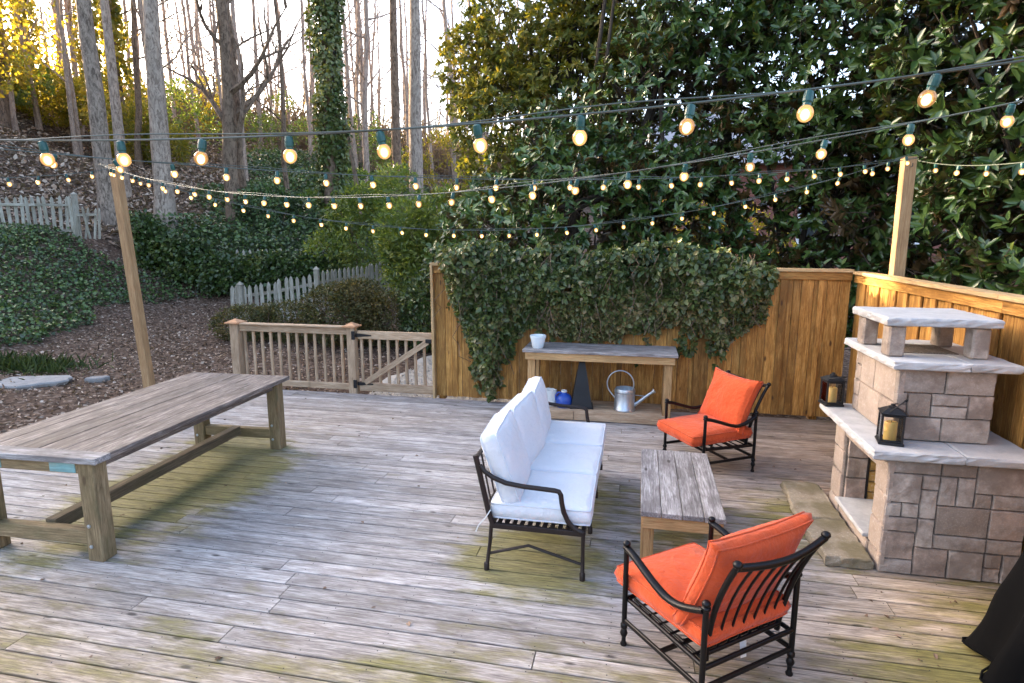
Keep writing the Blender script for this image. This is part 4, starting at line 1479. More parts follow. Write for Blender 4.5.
# ------------------------------------------------------------------ hillside details (steps frame -> deck axes)
def to_deck(P):
    Q = P.copy()
    Q[:, 0], Q[:, 1] = P[:, 0] * CA - P[:, 1] * SA, P[:, 0] * SA + P[:, 1] * CA
    return Q


def stuff_leaves(name, label, mat, X, Y, zoff, L, W, tone=None, upb=.85, fold=.2):
    n = len(X)
    P = np.stack([X, Y, ground(X, Y) + zoff], 1)
    d = rand_dirs(n, 0); d[:, 2] *= .45
    nrm = rand_dirs(n, upb)
    o = leaf_mesh(name, mat, to_deck(P), d, nrm, L, W, None, fold, tone)
    tag(o, label, None, None, 'stuff')
    return o


# where ivy carpets the bank: left of the mulch line and beyond its far end
line = np.array([(-9.2, 4.0), (-9.4, 9.0), (-9.5, 11.15), (-9.7, 12.9), (-10.2, 15.6), (-9.4, 17.0), (-7.6, 16.9), (-6.3, 16.6), (-4.6, 16.5), (-2.5, 17.2), (4, 17.5)])


def beyond(X, Y):
    """signed distance (metres) past the mulch edge: positive inside the ivy"""
    best = np.full(len(X), 1e9); sgn = np.zeros(len(X))
    for a, b2 in zip(line[:-1], line[1:]):
        d = b2 - a
        t_ = np.clip(((X - a[0]) * d[0] + (Y - a[1]) * d[1]) / (d @ d), 0, 1)
        dx, dy = X - (a[0] + t_ * d[0]), Y - (a[1] + t_ * d[1])
        dist = np.hypot(dx, dy)
        cr = d[0] * (Y - a[1]) - d[1] * (X - a[0])
        upd = dist < best
        best[upd] = dist[upd]; sgn[upd] = np.sign(cr)[upd]
    return best * sgn


n = 190000
X = RNG.uniform(-20, 2, n); Y = RNG.uniform(7, 24, n)
bd = beyond(X, Y) + .35 * wobble(np.stack([X, Y, 0 * X], 1), 2.2, 3)
patch = wobble(np.stack([X, Y, 0 * X], 1), .8, 14)
uphill = np.where(X < -10.3, Y > 17.2 + .0 * X, Y > 20.5)
keep = (bd > 0) & (RNG.random(n) < np.where(uphill, .04, .92)) & (patch < .95) & ~((X < -11) & (Y > 16.8))
X, Y = X[keep], Y[keep]
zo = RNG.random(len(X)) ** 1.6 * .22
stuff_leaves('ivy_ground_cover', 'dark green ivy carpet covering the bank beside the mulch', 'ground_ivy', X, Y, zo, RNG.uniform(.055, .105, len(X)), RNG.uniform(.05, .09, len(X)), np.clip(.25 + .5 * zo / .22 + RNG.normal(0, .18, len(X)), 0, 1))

n = 26000
X = RNG.uniform(-12, -2.2, n); Y = RNG.uniform(4.5, 18, n)
U, V_ = deckc(X, Y)
keep = (beyond(X, Y) < .4) & ~((U > DX0 - .03) & (V_ < DY1 + .1))
X, Y = X[keep], Y[keep]
stuff_leaves('leaf_litter', 'dry brown leaves and wood chips scattered on the mulch', 'litter', X, Y, RNG.uniform(.0, .025, len(X)), RNG.uniform(.03, .085, len(X)), RNG.uniform(.012, .05, len(X)), RNG.random(len(X)) ** 1.7, 2.2)
n = 75000
X = RNG.uniform(-30, 3, n); Y = RNG.uniform(17, 42, n)
keep = (X < -10.5) & (Y > 17.5) | (Y > 20.5)
X, Y = X[keep], Y[keep]
stuff_leaves('hillside_leaf_litter', 'dry fallen leaves covering the wooded hillside', 'litter', X, Y, RNG.uniform(0, .06, len(X)), RNG.uniform(.11, .24, len(X)), RNG.uniform(.07, .15, len(X)), .35 + .65 * RNG.random(len(X)), 1.3)  # leaf tones lifted to stand in for sunlight on this slope

n = 70000
X = RNG.uniform(-13, 3, n); Y = RNG.uniform(19, 34, n)
dens = wobble(np.stack([X, Y, 0 * X], 1), .55, 31)
keep = (dens > .0) & (RNG.random(n) < np.clip(.3 + dens, 0, 1)) & (X > -11.5 - (Y - 19) * .15)
X, Y, dens = X[keep], Y[keep], dens[keep]
stuff_leaves('undergrowth', 'green undergrowth patches between the trees on the hillside', 'ground_ivy', X, Y, RNG.random(len(X)) ** 1.3 * (.25 + .9 * np.clip(dens, 0, 1)), RNG.uniform(.10, .17, len(X)), RNG.uniform(.07, .12, len(X)), None, .6)

# stepping stone, grass tuft, a few rocks
def flat_rock(label, U, V2, rx, ry, hgt, seed, group=None):
    mb = MB()
    vs, fs = [], []
    k_ = 20
    for q, s in ((0, .95), (.6, 1), (.9, .97), (1, .88)):
        for k in range(k_):
            a = 2 * PI * k / k_
            r_ = s * (1 + .28 * mnoise.noise(Vector((math.cos(a) * 1.6 + seed, math.sin(a) * 1.6, 0))))
            vs.append((rx * r_ * math.cos(a), ry * r_ * math.sin(a), hgt * q + .012 * mnoise.noise(Vector((math.cos(a) * 3, math.sin(a) * 3, seed)))))
    for i in range(3):
        for k in range(k_):
            fs.append((i * k_ + k, i * k_ + (k + 1) % k_, (i + 1) * k_ + (k + 1) % k_, (i + 1) * k_ + k))
    fs.append(tuple(3 * k_ + k for k in range(k_)))
    fs.append(tuple(range(k_ - 1, -1, -1)))
    mb.add(vs, fs)
    X_, Y_ = U * CA + V2 * SA, -U * SA + V2 * CA
    o = mb.build('flat_rock', 'fieldstone', None, False, (U, V2, gz(X_, Y_) - .02), .5)
    tag(o, label, 'rock', group)
    return o


flat_rock('large pale flat stepping stone in the mulch by the grass tuft', -9.12, 7.28, .55, .36, .075, 1)
flat_rock('small pale rock in the mulch right of the stepping stone', -8.35, 7.75, .15, .10, .09, 5)
n = 900
U = RNG.normal(-10.0, .38, n); V_ = RNG.normal(8.1, .24, n)
X = U * CA + V_ * SA; Y = -U * SA + V_ * CA
P = np.stack([U, V_, ground(X, Y)], 1)
d = rand_dirs(n, 1.1)
o = leaf_mesh('grass_tuft', 'grass', P, d, rand_dirs(n, .2), RNG.uniform(.12, .3, n), .012, None, .2, None, .25)
tag(o, 'tuft of green grass growing behind the flat stepping stone', 'grass', None, 'stuff')

# gravel path beyond the gate
gm = MB()
gv, gf = [], []
for j in range(13):
    for i in range(9):
        u, v = -3.85 + 2.95 * i / 8 + .12 * math.sin(j * 1.3), 7.8 + 3.6 * j / 12
        X_, Y_ = u * CA + v * SA, -u * SA + v * CA
        gv.append((u, v, gz(X_, Y_) + .035))
gf = [(j * 9 + i, j * 9 + i + 1, j * 9 + i + 10, j * 9 + i + 9) for j in range(12) for i in range(8)]
gm.add(gv, gf)
o = gm.build('gravel_path', 'gravel', None, True)
tag(o, 'pale pea gravel path beyond the gate', None, None, 'structure')
n = 9000
U = RNG.uniform(-3.8, -1.0, n); V_ = RNG.uniform(7.85, 11.3, n)
X = U * CA + V_ * SA; Y = -U * SA + V_ * CA
P = np.stack([U, V_, ground(X, Y) + .045], 1)
pb = leaf_mesh('pebbles', 'gravel', P, rand_dirs(n, 0) * np.array([1, 1, .2]), rand_dirs(n, 2), RNG.uniform(.02, .045, n), RNG.uniform(.018, .035, n), None, -.35)
tag(pb, 'loose pale pebbles on the path beyond the gate', None, None, 'stuff')


# ------------------------------------------------------------------ picket fences
def picket_run(t, a, b2, h_, pk, gap, lean=.02, rail_z=(.25, .75), level=None, side=.03):
    """pickets from a to b2 (steps frame) following the ground"""
    L = math.hypot(b2[0] - a[0], b2[1] - a[1])
    n_ = int(L / gap)
    ang = math.atan2(b2[1] - a[1], b2[0] - a[0]) + YAW
    ox, oy = t.location.x, t.location.y
    for i in range(n_ + 1):
        q = i / n_
        X_, Y_ = a[0] + (b2[0] - a[0]) * q, a[1] + (b2[1] - a[1]) * q
        z = gz(X_, Y_) if level is None else level
        u, v = yard(X_, Y_)
        mb = MB()
        hh = h_ * random.uniform(.96, 1.03)
        w = pk / 2
        vs = [(-w, -.009, 0), (w, -.009, 0), (w, -.009, hh - .09), (w * .75, -.009, hh - .05), (0, -.009, hh), (-w * .75, -.009, hh - .05), (-w, -.009, hh - .09)]
        vs += [(p[0], .009, p[2]) for p in vs]
        fs = [tuple(range(7)), tuple(range(13, 6, -1))] + [(k, 7 + k, 7 + (k + 1) % 7, (k + 1) % 7) for k in range(7)]
        off = random.uniform(-30, 30)
        mb.add(vs, [f[::-1] if False else f for f in fs], [(p[2] + off, p[0], p[1]) for p in vs])
        o = mb.build('picket', 'picket', t)
        o.location = (u - ox, v - oy, z + .03)
        o.rotation_euler = (random.gauss(0, lean), random.gauss(0, lean), ang)
    for rz in rail_z:
        k = max(2, int(L / .8))
        pts = []
        for i in range(k + 1):
            q = i / k
            X_, Y_ = a[0] + (b2[0] - a[0]) * q, a[1] + (b2[1] - a[1]) * q
            u, v = yard(X_, Y_)
            pts.append((u - ox - math.sin(ang) * -.03 * -1, v - oy + side, (gz(X_, Y_) if level is None else level) + h_ * rz))
        mb = MB()
        for p0, p1 in zip(pts[:-1], pts[1:]):
            mb.bar(p0, p1, .03, .07)
        mb.build('rail', 'picket', t)


def pf_post(t, X_, Y_, h_, w=.11, level=None):
    u, v = yard(X_, Y_)
    z = gz(X_, Y_) if level is None else level
    mb = MB()
    mb.box((0, 0, h_ / 2), (w, w, h_), None, .004, None, 2)
    k = w / 2 + .012
    mb.add([(-k, -k, h_ + .003), (k, -k, h_ + .003), (k, k, h_ + .003), (-k, k, h_ + .003), (0, 0, h_ + .08)], [(0, 1, 4), (1, 2, 4), (2, 3, 4), (3, 0, 4), (3, 2, 1, 0)])
    o = mb.build('post', 'picket', t)
    o.location = (u - t.location.x, v - t.location.y, z - .05)
    o.rotation_euler = (0, 0, YAW)


u, v = yard(-5.5, 14.2)
pf = thing('picket_fence', 'weathered white picket fence behind the deck railing climbing to the right', 'fence', (u, v, 0))
picket_run(pf, (-6.55, 13.95), (-4.75, 14.55), 1.02, .085, .135)
picket_run(pf, (-4.72, 14.6), (-3.3, 16.6), 1.02, .085, .135)
pf_post(pf, -6.32, 13.96, 1.12); pf_post(pf, -4.72, 14.55, 1.15); pf_post(pf, -3.3, 16.65, 1.1)
u, v = yard(-13, 16.5)
pu = thing('picket_fence', 'weathered white picket fence on the hill at the upper left', 'fence', (u, v, 0))
picket_run(pu, (-15.4, 16.3), (-12.15, 16.9), 1.08, .085, .15, .03, (.16, .8), 2.2, -.035)
picket_run(pu, (-12.0, 16.95), (-11.25, 16.6), .85, .085, .19, .09, (.8,), 2.12, -.03)
pf_post(pu, -12.05, 16.95, 1.25, .11, 2.15); pf_post(pu, -14.6, 16.43, 1.2, .11, 2.15)
u, v = yard(-8, 18)
pi = thing('picket_fence', 'white picket fence buried under ivy with only its picket tips showing', 'fence', (u, v, 0))
picket_run(pi, (-10.5, 17.9), (-5.2, 17.5), 1.02, .085, .22, .03)


# ------------------------------------------------------------------ plants made of leaves
def leafy(name, label, cat, mat, base, lobes, n, L, W, tone_mid=.45, stems=None, stem_mat='bark_brown', group=None, seed=1, clump=.9, upn=.8, thresh=-.35, part='foliage', shell=.55, tone_gain=.35):
    """base in deck axes; lobes relative to it"""
    rng = np.random.default_rng(seed)
    t = thing(name, label, cat, base, 0, group)
    P, out_ = in_lobes(n, lobes, rng, shell)
    w = wobble(P, 3.2 / clump, seed)
    P, out_, w = P[w > thresh], out_[w > thresh], w[w > thresh]
    k = P[:, 2] > .02
    P, out_, w = P[k], out_[k], w[k]
    d = out_ * .8 + rand_dirs(len(P), 0, rng) * .9
    nrm = out_ * .7 + rand_dirs(len(P), upn, rng)
    leaf_mesh(part, mat, P, d, nrm, rng.uniform(L * .7, L * 1.2, len(P)), rng.uniform(W * .75, W * 1.2, len(P)), t, .2, np.clip(tone_mid + tone_gain * w + rng.normal(0, .16, len(P)), 0, 1))
    if stems:
        mb = MB()
        rr = random.Random(seed)
        for i in range(stems):
            c, r_ = lobes[i % len(lobes)]
            a = rr.uniform(0, 6.28)
            tip = (c[0] + r_[0] * .6 * math.cos(a), c[1] + r_[1] * .6 * math.sin(a), c[2] + r_[2] * .5)
            b0 = (c[0] * .3 + rr.uniform(-.1, .1), c[1] * .3 + rr.uniform(-.1, .1), -.15)
            mid_ = tuple((b0[q] + tip[q]) / 2 + rr.uniform(-.08, .08) for q in range(3))
            mb.tube([b0, mid_, tip], [.02, .014, .006], 5)
        mb.build('stems', stem_mat, t)
    return t


def at_yard(X_, Y_, dz=0.0):
    u, v = yard(X_, Y_)
    return (u, v, gz(X_, Y_) + dz)


# ivy heaped over the buried picket fence
for k, (a, b2, hh, n_, lb) in enumerate((((-10.7, 17.7), (-8.4, 17.6), 1.55, 9000, 'ivy mound on the buried fence right behind the leaning post'),
                                         ((-8.5, 17.4), (-6.9, 17.3), 1.25, 7000, 'ivy mound in the middle of the buried fence'),
                                         ((-6.7, 17.3), (-5.0, 17.1), 1.25, 7000, 'sun-tipped ivy mound at the right end of the buried fence'))):
    mx, my = (a[0] + b2[0]) / 2, (a[1] + b2[1]) / 2
    bs = at_yard(mx, my)
    lobes = []
    rr = random.Random(k)
    for i in range(9):
        q = i / 8
        X_, Y_ = a[0] + (b2[0] - a[0]) * q, a[1] + (b2[1] - a[1]) * q
        u, v = yard(X_, Y_)
        z = gz(X_, Y_) - bs[2]
        lobes.append(((u - bs[0], v - bs[1] - .1, z + hh * .38), (.42, .5, hh * .5 * rr.uniform(.8, 1.15))))
    leafy('ivy_mound', lb, 'ivy', 'ivy', bs, lobes, n_, .12, .095, .5, 6, 'bark_brown', 'ivy heaped over the picket fence', 40 + k, .8, .9, -.6)

# brown-green shrub and neighbours behind the gate
leafy('nandina_shrub', 'low brown-green shrub behind the gate', 'shrub', 'nandina', at_yard(-3.2, 12.2, .0), [((-.3, 0, .6), (.95, .8, .72)), ((.6, .1, .55), (.8, .7, .62)), ((0, .2, .95), (.6, .6, .42))], 16000, .07, .03, .45, 14, 'bark_brown', None, 51, .5, .5, -.5)
leafy('nandina_shrub', 'low thin brown-green shrub in front of the white pickets', 'shrub', 'nandina', at_yard(-5.2, 12.6, .0), [((-.5, 0, .32), (.8, .5, .42)), ((.5, 0, .38), (.8, .5, .48))], 8000, .07, .03, .35, 12, 'bark_brown', None, 52, .5, .5, -.4)
leafy('laurel_shrub', 'tall yellow-green laurel beneath the ivy-wrapped trunk', 'shrub', 'laurel', at_yard(-4.1, 17.3, 0), [((0, 0, 1.5), (1.15, 1, 1.5)), ((-.6, .2, 2.3), (.7, .8, .8)), ((.9, 0, 2.4), (.8, .8, 1.1)), ((-1.1, -.2, .9), (.8, .7, .8))], 9500, .15, .055, .5, 10, 'bark_brown', None, 53, .7, .6, -.35)
leafy('laurel_shrub', 'yellow-green laurel left of the fence end and right of the ivy-wrapped trunk', 'shrub', 'laurel', at_yard(-2.2, 15.2, 0), [((0, 0, 1.1), (1.1, .9, 1.2)), ((.5, .2, 2.2), (.8, .8, .9)), ((-.5, 0, 1.9), (.8, .8, .9))], 9000, .15, .055, .42, 10, 'bark_brown', None, 54, .7, .6, -.35)
leafy('laurel_shrub', 'dark leafy shrub filling the gap beside the ivy fence end', 'shrub', 'ivy', at_yard(-1.55, 12.0, 0), [((0, 0, .7), (.75, .7, .85)), ((.3, .2, 1.5), (.6, .6, .6))], 7000, .11, .05, .5, 8, 'bark_brown', None, 55, .6, .6, -.45)
leafy('hill_shrub', 'evergreen shrub at the foot of the branching tree', 'shrub', 'ground_ivy', at_yard(-8.6, 21.5, 0), [((0, 0, .7), (1.3, .9, .9)), ((1.2, .3, .5), (1, .8, .7))], 5000, .15, .07, .4, 6, 'bark_brown', None, 56, .8, .6, -.3)
leafy('hill_shrub', 'green evergreen shrub on the hill left of the ivy-wrapped trunk', 'shrub', 'laurel', at_yard(-6.3, 24, 0), [((0, 0, .9), (1.4, 1, 1.1)), ((1.3, .3, .7), (1, .8, .9)), ((-1.4, 0, .5), (1, .9, .7))], 7000, .17, .07, .25, 6, 'bark_brown', None, 57, .8, .6, -.3)


# ------------------------------------------------------------------ ivy on the cedar fence
def fence_ivy():
    t = thing('fence_ivy', 'thick ivy hanging over the cedar fence above the potting bench', 'ivy', (-.5, 7.66, 1.4))
    rng = np.random.default_rng(77)
    n = 62000
    x = rng.uniform(-2.72, 1.62, n); z = rng.uniform(.05, 2.35, n)
    xs = [-2.72, -2.6, -2.42, -2.22, -2.08, -1.98, -1.88, -1.78, -1.66, -1.45, -1.2, -.9, -.5, 0, .4, .7, .95, 1.02, 1.1, 1.3, 1.5, 1.62]
    lo = [1.85, 1.75, 1.45, .95, .6, .35, .08, .45, .85, 1.1, 1.13, 1.0, .94, 1.0, 1.05, 1.0, 1.02, .72, 1.05, 1.2, 1.4, 1.75]
    hi = [1.9, 1.93, 1.97, 2.0, 2.02, 2.04, 2.05, 2.06, 2.07, 2.09, 2.1, 2.09, 2.08, 2.08, 2.07, 2.06, 2.04, 2.03, 2.0, 1.95, 1.88, 1.8]
    P0 = np.stack([x, 0 * x, z], 1)
    wb = wobble(P0, 4.5, 2); wf = wobble(P0, 13, 4)
    w0 = wobble(P0, 2.2, 33)
    zl = np.interp(x, xs, lo) + .13 * wb + .10 * wf + .06 * w0
    zh = np.interp(x, xs, hi) + .12 * wb + .10 * wf + .07 * w0
    depth = .05 + .32 * np.clip((z - zl) / .5, 0, 1) * np.clip((zh - z) / .12, .25, 1)
    depth *= .85 + .55 * wb + .4 * wf + .4 * w0
    keep = (z > zl) & (z < zh) & (wobble(P0, 9, 8) > -.8)
    # loose trailing sprigs below the mass
    spr = (z > zl - .28) & (z < zl) & (wobble(P0 * np.array([1, 1, .25]), 17, 12) > .62) & (rng.random(n) < .5)
    k = keep | spr
    x, z, depth = x[k], z[k], np.clip(depth[k], .03, .6)
    y = -.015 - depth * (.55 + .45 * rng.random(len(x)))
    top = z > 1.84
    y = np.where(top, y + rng.uniform(0, .42, len(x)), y)
    P = np.stack([x + .5, y, z - 1.4], 1)
    d = rand_dirs(len(x), -.7, rng); d[:, 1] -= .25
    nrm = rand_dirs(len(x), .35, rng); nrm[:, 1] -= .65
    nrm[top, 2] += .7
    w3 = wobble(P, 6, 21)
    leaf_mesh('leaves', 'ivy_brown', P, d, nrm, rng.uniform(.045, .10, len(x)), rng.uniform(.035, .07, len(x)), t, .15, np.clip(.52 + .36 * w3 + rng.normal(0, .2, len(x)), 0, 1))
    mb = MB()
    rr = random.Random(5)
    for i in range(46):
        x0 = rr.uniform(-2.5, 1.4)
        zl0 = float(np.interp(x0, xs, lo))
        pts, z_ = [], 2.0
        xx = x0
        while z_ > zl0 - .1 * rr.random():
            pts.append((xx + .5, -.05 - .32 * rr.random(), z_ - 1.4))
            z_ -= .12; xx += rr.uniform(-.09, .09)
        if len(pts) > 2:
            mb.tube(pts, .004, 5)
    mb.build('stems', 'bark_brown', t)


fence_ivy()


# ------------------------------------------------------------------ magnolias
def magnolia(label, base, lobes, n_ros, seed, trunks, mat='magnolia', L=.15, per=9):
    rng = np.random.default_rng(seed)
    t = thing('magnolia_tree', label, 'tree', base, 0, 'magnolias behind the fence')
    C, out_ = in_lobes(n_ros, lobes, rng, .45)
    w = wobble(C, 1.9, seed)
    k = (w > -.6) & (C[:, 2] > .1)
    C, out_, w = C[k], out_[k], w[k]
    ax = unit(out_ * .9 + rand_dirs(len(C), .35, rng) * .7)
    m = per
    P = np.repeat(C, m, 0)
    A = np.repeat(ax, m, 0)
    r1 = unit(np.cross(A, rand_dirs(len(A), 0, rng)))
    spread = rng.uniform(.35, 1.5, len(A))[:, None]
    d = unit(A * .55 + r1 * spread)
    nrm = unit(A * 1.0 - r1 * .25 + rand_dirs(len(A), .25, rng) * .35)
    P = P + A * rng.uniform(-.07, .05, len(A))[:, None]
    tone = np.clip(.42 + .25 * np.repeat(w, m) + rng.normal(0, .2, len(P)), 0, 1)
    leaf_mesh('crown', mat, P, d, nrm, rng.uniform(.7, 1.2, len(P)) * L, rng.uniform(.75, 1.15, len(P)) * L * .40, t, .18, tone, .10)
    mb = MB()
    rr = random.Random(seed)
    for tr in trunks:
        mb.tube(tr[0], tr[1], 9)
    # limbs reaching into the crown
    for i in range(26):
        c = C[rr.randrange(len(C))]
        tr = trunks[i % len(trunks)][0]
        q = tr[rr.randrange(1, len(tr))]
        mid_ = [(q[j] + c[j]) / 2 + rr.uniform(-.2, .2) for j in range(3)]
        mid_[2] -= .15
        mb.tube([q, mid_, tuple(c)], [.05, .03, .01], 6)
    mb.build('trunk', 'bark_dark', t)
    tw = MB()
    for i in range(0, len(C), 3):
        c, a = Vector(C[i]), Vector(ax[i])
        tw.tube([c - a * .35 + Vector((0, 0, -.08)), c], [.008, .004], 4, cap=False)
    tw.build('twigs', 'bark_dark', t)
    return t


G0 = -.15
magnolia('broad dark magnolia rising behind the ivy-covered part of the fence', (-1.35, 10.4, G0),
         [((-1.0, .2, 2.0), (1.3, 1.3, 1.7)), ((.3, -.3, 2.4), (1.6, 1.4, 1.9)), ((1.6, .2, 4.0), (1.5, 1.3, 1.7)), ((1.9, -.2, 2.2), (1.2, 1.2, 1.8)), ((2.3, .4, 6.2), (1.5, 1.3, 1.8)), ((1.9, .3, 8.0), (1.6, 1.4, 1.2)), ((.2, .2, 3.8), (1.2, 1.1, .9))], 4600, 101,
         [([(0, .3, 0), (.1, .3, 1.6), (.25, .4, 3.0), (.4, .5, 4.0)], [.17, .14, .1, .05]), ([(.25, .3, 0), (.6, .2, 1.5), (1.1, .2, 3.2), (1.6, .4, 5.0)], [.13, .11, .08, .04])])
magnolia('magnolia in the middle with dark forked trunks seen above the fence corner', (2.0, 10.8, G0),
         [((-.6, .2, 5.6), (1.6, 1.5, 2.0)), ((.9, -.2, 5.2), (1.6, 1.5, 2.0)), ((.3, 0, 3.6), (1.8, 1.3, .9)), ((-.6, -.6, 1.7), (1.1, .9, .75)), ((1.0, -.5, 1.6), (1.1, .9, .8)), ((.4, .4, 7.4), (1.9, 1.6, 1.5)), ((2.3, -.5, 2.5), (1.2, .9, 1.1)), ((1.9, -.6, 1.2), (1.3, .8, .8)), ((1.8, 0, 4.0), (1.2, 1.1, 1.2)), ((.9, -.3, 2.6), (1.0, .7, .75)), ((2.2, .2, 6.6), (1.6, 1.4, 1.8)), ((3.2, .2, 5.0), (1.5, 1.2, 1.8))], 6200, 102,
         [([(0, 0, 0), (-.2, 0, 1.4), (-.5, .1, 2.9), (-.8, .2, 5.5)], [.15, .13, .10, .05]), ([(.15, 0, 0), (.5, -.1, 1.3), (1.1, -.2, 2.7), (1.6, -.2, 5.2)], [.14, .12, .09, .04]), ([(.5, -.1, 1.3), (1.3, -.3, 1.9), (2.4, -.4, 2.25), (3.4, -.5, 2.6)], [.07, .06, .045, .02])])
magnolia('nearest magnolia with large glossy leaves behind the right side fence', (4.75, 8.1, G0),
         [((0, 0, 2.3), (1.5, 1.5, 1.9)), ((-.5, .4, 4.1), (1.5, 1.5, 1.7)), ((.9, -.6, 4.4), (1.6, 1.6, 1.9)), ((.2, 1.5, 2.8), (1.4, 1.4, 2.2)), ((.5, -1.6, 2.2), (1.3, 1.3, 1.8)), ((0, 0, 6.0), (1.8, 1.8, 1.4)), ((-.9, -1.0, 5.6), (1.2, 1.2, 1.0)), ((-.3, 1.0, 1.4), (1.2, 1.2, 1.2)), ((-1.3, 1.2, 3.2), (1.0, 1.0, 1.2)), ((-.6, .9, 5.4), (1.5, 1.4, 1.4)), ((.6, -1.2, 5.2), (1.5, 1.5, 1.4))], 5600, 103,
         [([(.2, .1, 0), (.2, .2, 1.8), (0, .2, 3.6), (.2, .1, 6)], [.16, .13, .1, .05])], 'magnolia', .165)
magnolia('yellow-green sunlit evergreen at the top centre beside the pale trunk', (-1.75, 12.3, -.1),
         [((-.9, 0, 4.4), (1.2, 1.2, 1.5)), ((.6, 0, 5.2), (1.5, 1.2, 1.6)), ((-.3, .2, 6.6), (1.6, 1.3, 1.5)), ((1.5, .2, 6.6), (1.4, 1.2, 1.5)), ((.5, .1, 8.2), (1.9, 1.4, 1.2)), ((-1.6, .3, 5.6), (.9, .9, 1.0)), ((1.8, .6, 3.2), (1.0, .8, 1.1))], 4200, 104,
         [([(0, 0, 0), (.1, 0, 3), (.4, 0, 6.5)], [.16, .13, .06])], 'magnolia_sunlit', .14)


leafy('sunlit_shrub', 'golden sunlit shrub glimpsed low between the magnolia trunks', 'shrub', 'gold', at_yard(5.6, 15.5), [((0, 0, 1.5), (1.6, 1.0, 1.5)), ((-1.4, 0, 2.2), (1.2, .9, 1.2))], 5000, .14, .06, .5, 8, 'bark_brown', None, 91, .8, .6, -.3)


# ------------------------------------------------------------------ woods
def tree_parts(seed, H, r0, lean=(0, 0), nb=9, first=.35, spread=.34, twigs=3, sides=9, crook=.02, low=None):
    rr = random.Random(seed)
    trunk, br = MB(), MB()
    pts, rad = [], []
    N = 12
    ox = oy = 0
    for i in range(N + 1):
        q = i / N
        ox += rr.uniform(-crook, crook) * H / N * 3; oy += rr.uniform(-crook, crook) * H / N * 3
        pts.append((lean[0] * H * q + ox, lean[1] * H * q + oy, -.4 + (H + .4) * q))
        rad.append(r0 * ((1 - q) ** .75 * .95 + .05) * (1 + .35 * max(0, .06 - q) / .06))
    trunk.tube(pts, rad, sides)

    def at(q):
        f = q * N
        i = min(int(f), N - 1)
        a, b2 = Vector(pts[i]), Vector(pts[i + 1])
        return a.lerp(b2, f - i), rad[i] + (rad[i + 1] - rad[i]) * (f - i)

    def limb(p, d, L, r_, lev):
        P_ = [p]
        d = d.normalized()
        k = 6 if lev == 0 else 4
        dd = d
        for i in range(k):
            dd = (dd + Vector((rr.uniform(-.28, .28), rr.uniform(-.28, .28), rr.uniform(-.1, .3)))).normalized()
            P_.append(P_[-1] + dd * L / k)
        br.tube(P_, [r_ * (1 - .85 * i / k) for i in range(k + 1)], 5 if lev == 0 else 4, cap=False)
        if lev < 2:
            for _ in range(twigs if lev == 0 else 2):
                i = rr.randrange(1, k + 1)
                d2 = (dd + Vector((rr.uniform(-1, 1), rr.uniform(-1, 1), rr.uniform(-.3, .8)))).normalized()
                limb(P_[i], d2, L * rr.uniform(.35, .6), r_ * .45, lev + 1)
    for i in range(nb):
        q = first + (1 - first) * (i + rr.random()) / nb
        p, r_ = at(min(q, .98))
        a = rr.uniform(0, 2 * PI)
        limb(p, Vector((math.cos(a), math.sin(a), rr.uniform(.2, .9))), H * spread * (1.1 - q) * rr.uniform(.6, 1.1) + .4, r_ * .42, 0)
    for q, a, el, L in (low or []):
        p, r_ = at(q)
        limb(p, Vector((math.cos(a), math.sin(a), el)), L, r_ * .55, 0)
    return trunk, br, at


def wood_tree(label, X_, Y_, seed, H, r0, lean, bark, nb=9, first=.35, low=None, spread=.3, crook=.02, cat='tree', name='bare_tree'):
    t = thing(name, label, cat, at_yard(X_, Y_))
    tr, br, at = tree_parts(seed, H, r0, lean, nb, first, spread, 3, 12, crook, low)
    auto_smooth(tr.build('trunk', bark, t), 60)
    br.build('branches', bark, t)
    return t, at


def fx(px, dep): return (px - 512) / 600 * dep * .99


def lean_deck(lx):
    return (lx * CA, lx * SA)


wood_tree('thick grey trunk leaning left behind the leaning light post', fx(114, 19), 19, 1, 17, .27, lean_deck(-.008), 'bark_grey', 9, .6, None, .25, .006)
wood_tree('pale slender birch-like trunk leaning left beside the thick grey trunk', fx(131, 22), 22, 2, 16, .19, lean_deck(.0), 'bark_pale', 9, .5, None, .25, .006)
wood_tree('straight grey-brown trunk midway between the leaning trunk and the crooked tree', fx(169, 20), 20, 3, 17, .31, lean_deck(.03), 'bark_pale', 10, .5, None, .25, .006)
wood_tree('brown tree with crooked low limbs reaching right over the hillside', fx(240, 21.5), 21.5, 4, 15, .27, lean_deck(.025), 'bark_brown', 9, .36, [(.2, YAW + .15, .55, 3.4), (.26, YAW + .35, .8, 4.2), (.24, YAW + PI - .3, .9, 3.2), (.31, YAW - .2, .45, 3.6)], .3, .02)
wood_tree('second thinner brown trunk twined with the crooked limbed tree', fx(247, 22), 22, 14, 15, .16, lean_deck(.0), 'bark_brown', 9, .4, None, .3, .03)
wood_tree('tall straight pale trunk at the left edge of the magnolia', fx(416, 24), 24, 5, 18, .30, lean_deck(.015), 'bark_pale', 8, .5, None, .22, .006)
wood_tree('thinner straight brown trunk just left of the pale trunk by the magnolia', fx(399, 26), 26, 6, 18, .22, lean_deck(.01), 'bark_brown', 9, .45, None, .25, .01)
wood_tree('slim forked sapling between the ivy-wrapped trunk and the magnolia', fx(366, 22), 22, 7, 11, .09, lean_deck(-.06), 'bark_brown', 10, .3, None, .3, .03)
wood_tree('slim crooked tree just left of the ivy-wrapped trunk', fx(292, 24), 24, 8, 13, .11, lean_deck(.02), 'bark_brown', 12, .25, None, .3, .03)
wood_tree('grey trunk at the far left behind the hill picket fence', fx(12, 25), 25, 9, 15, .3, lean_deck(-.02), 'bark_brown', 9, .3, None, .3, .02)
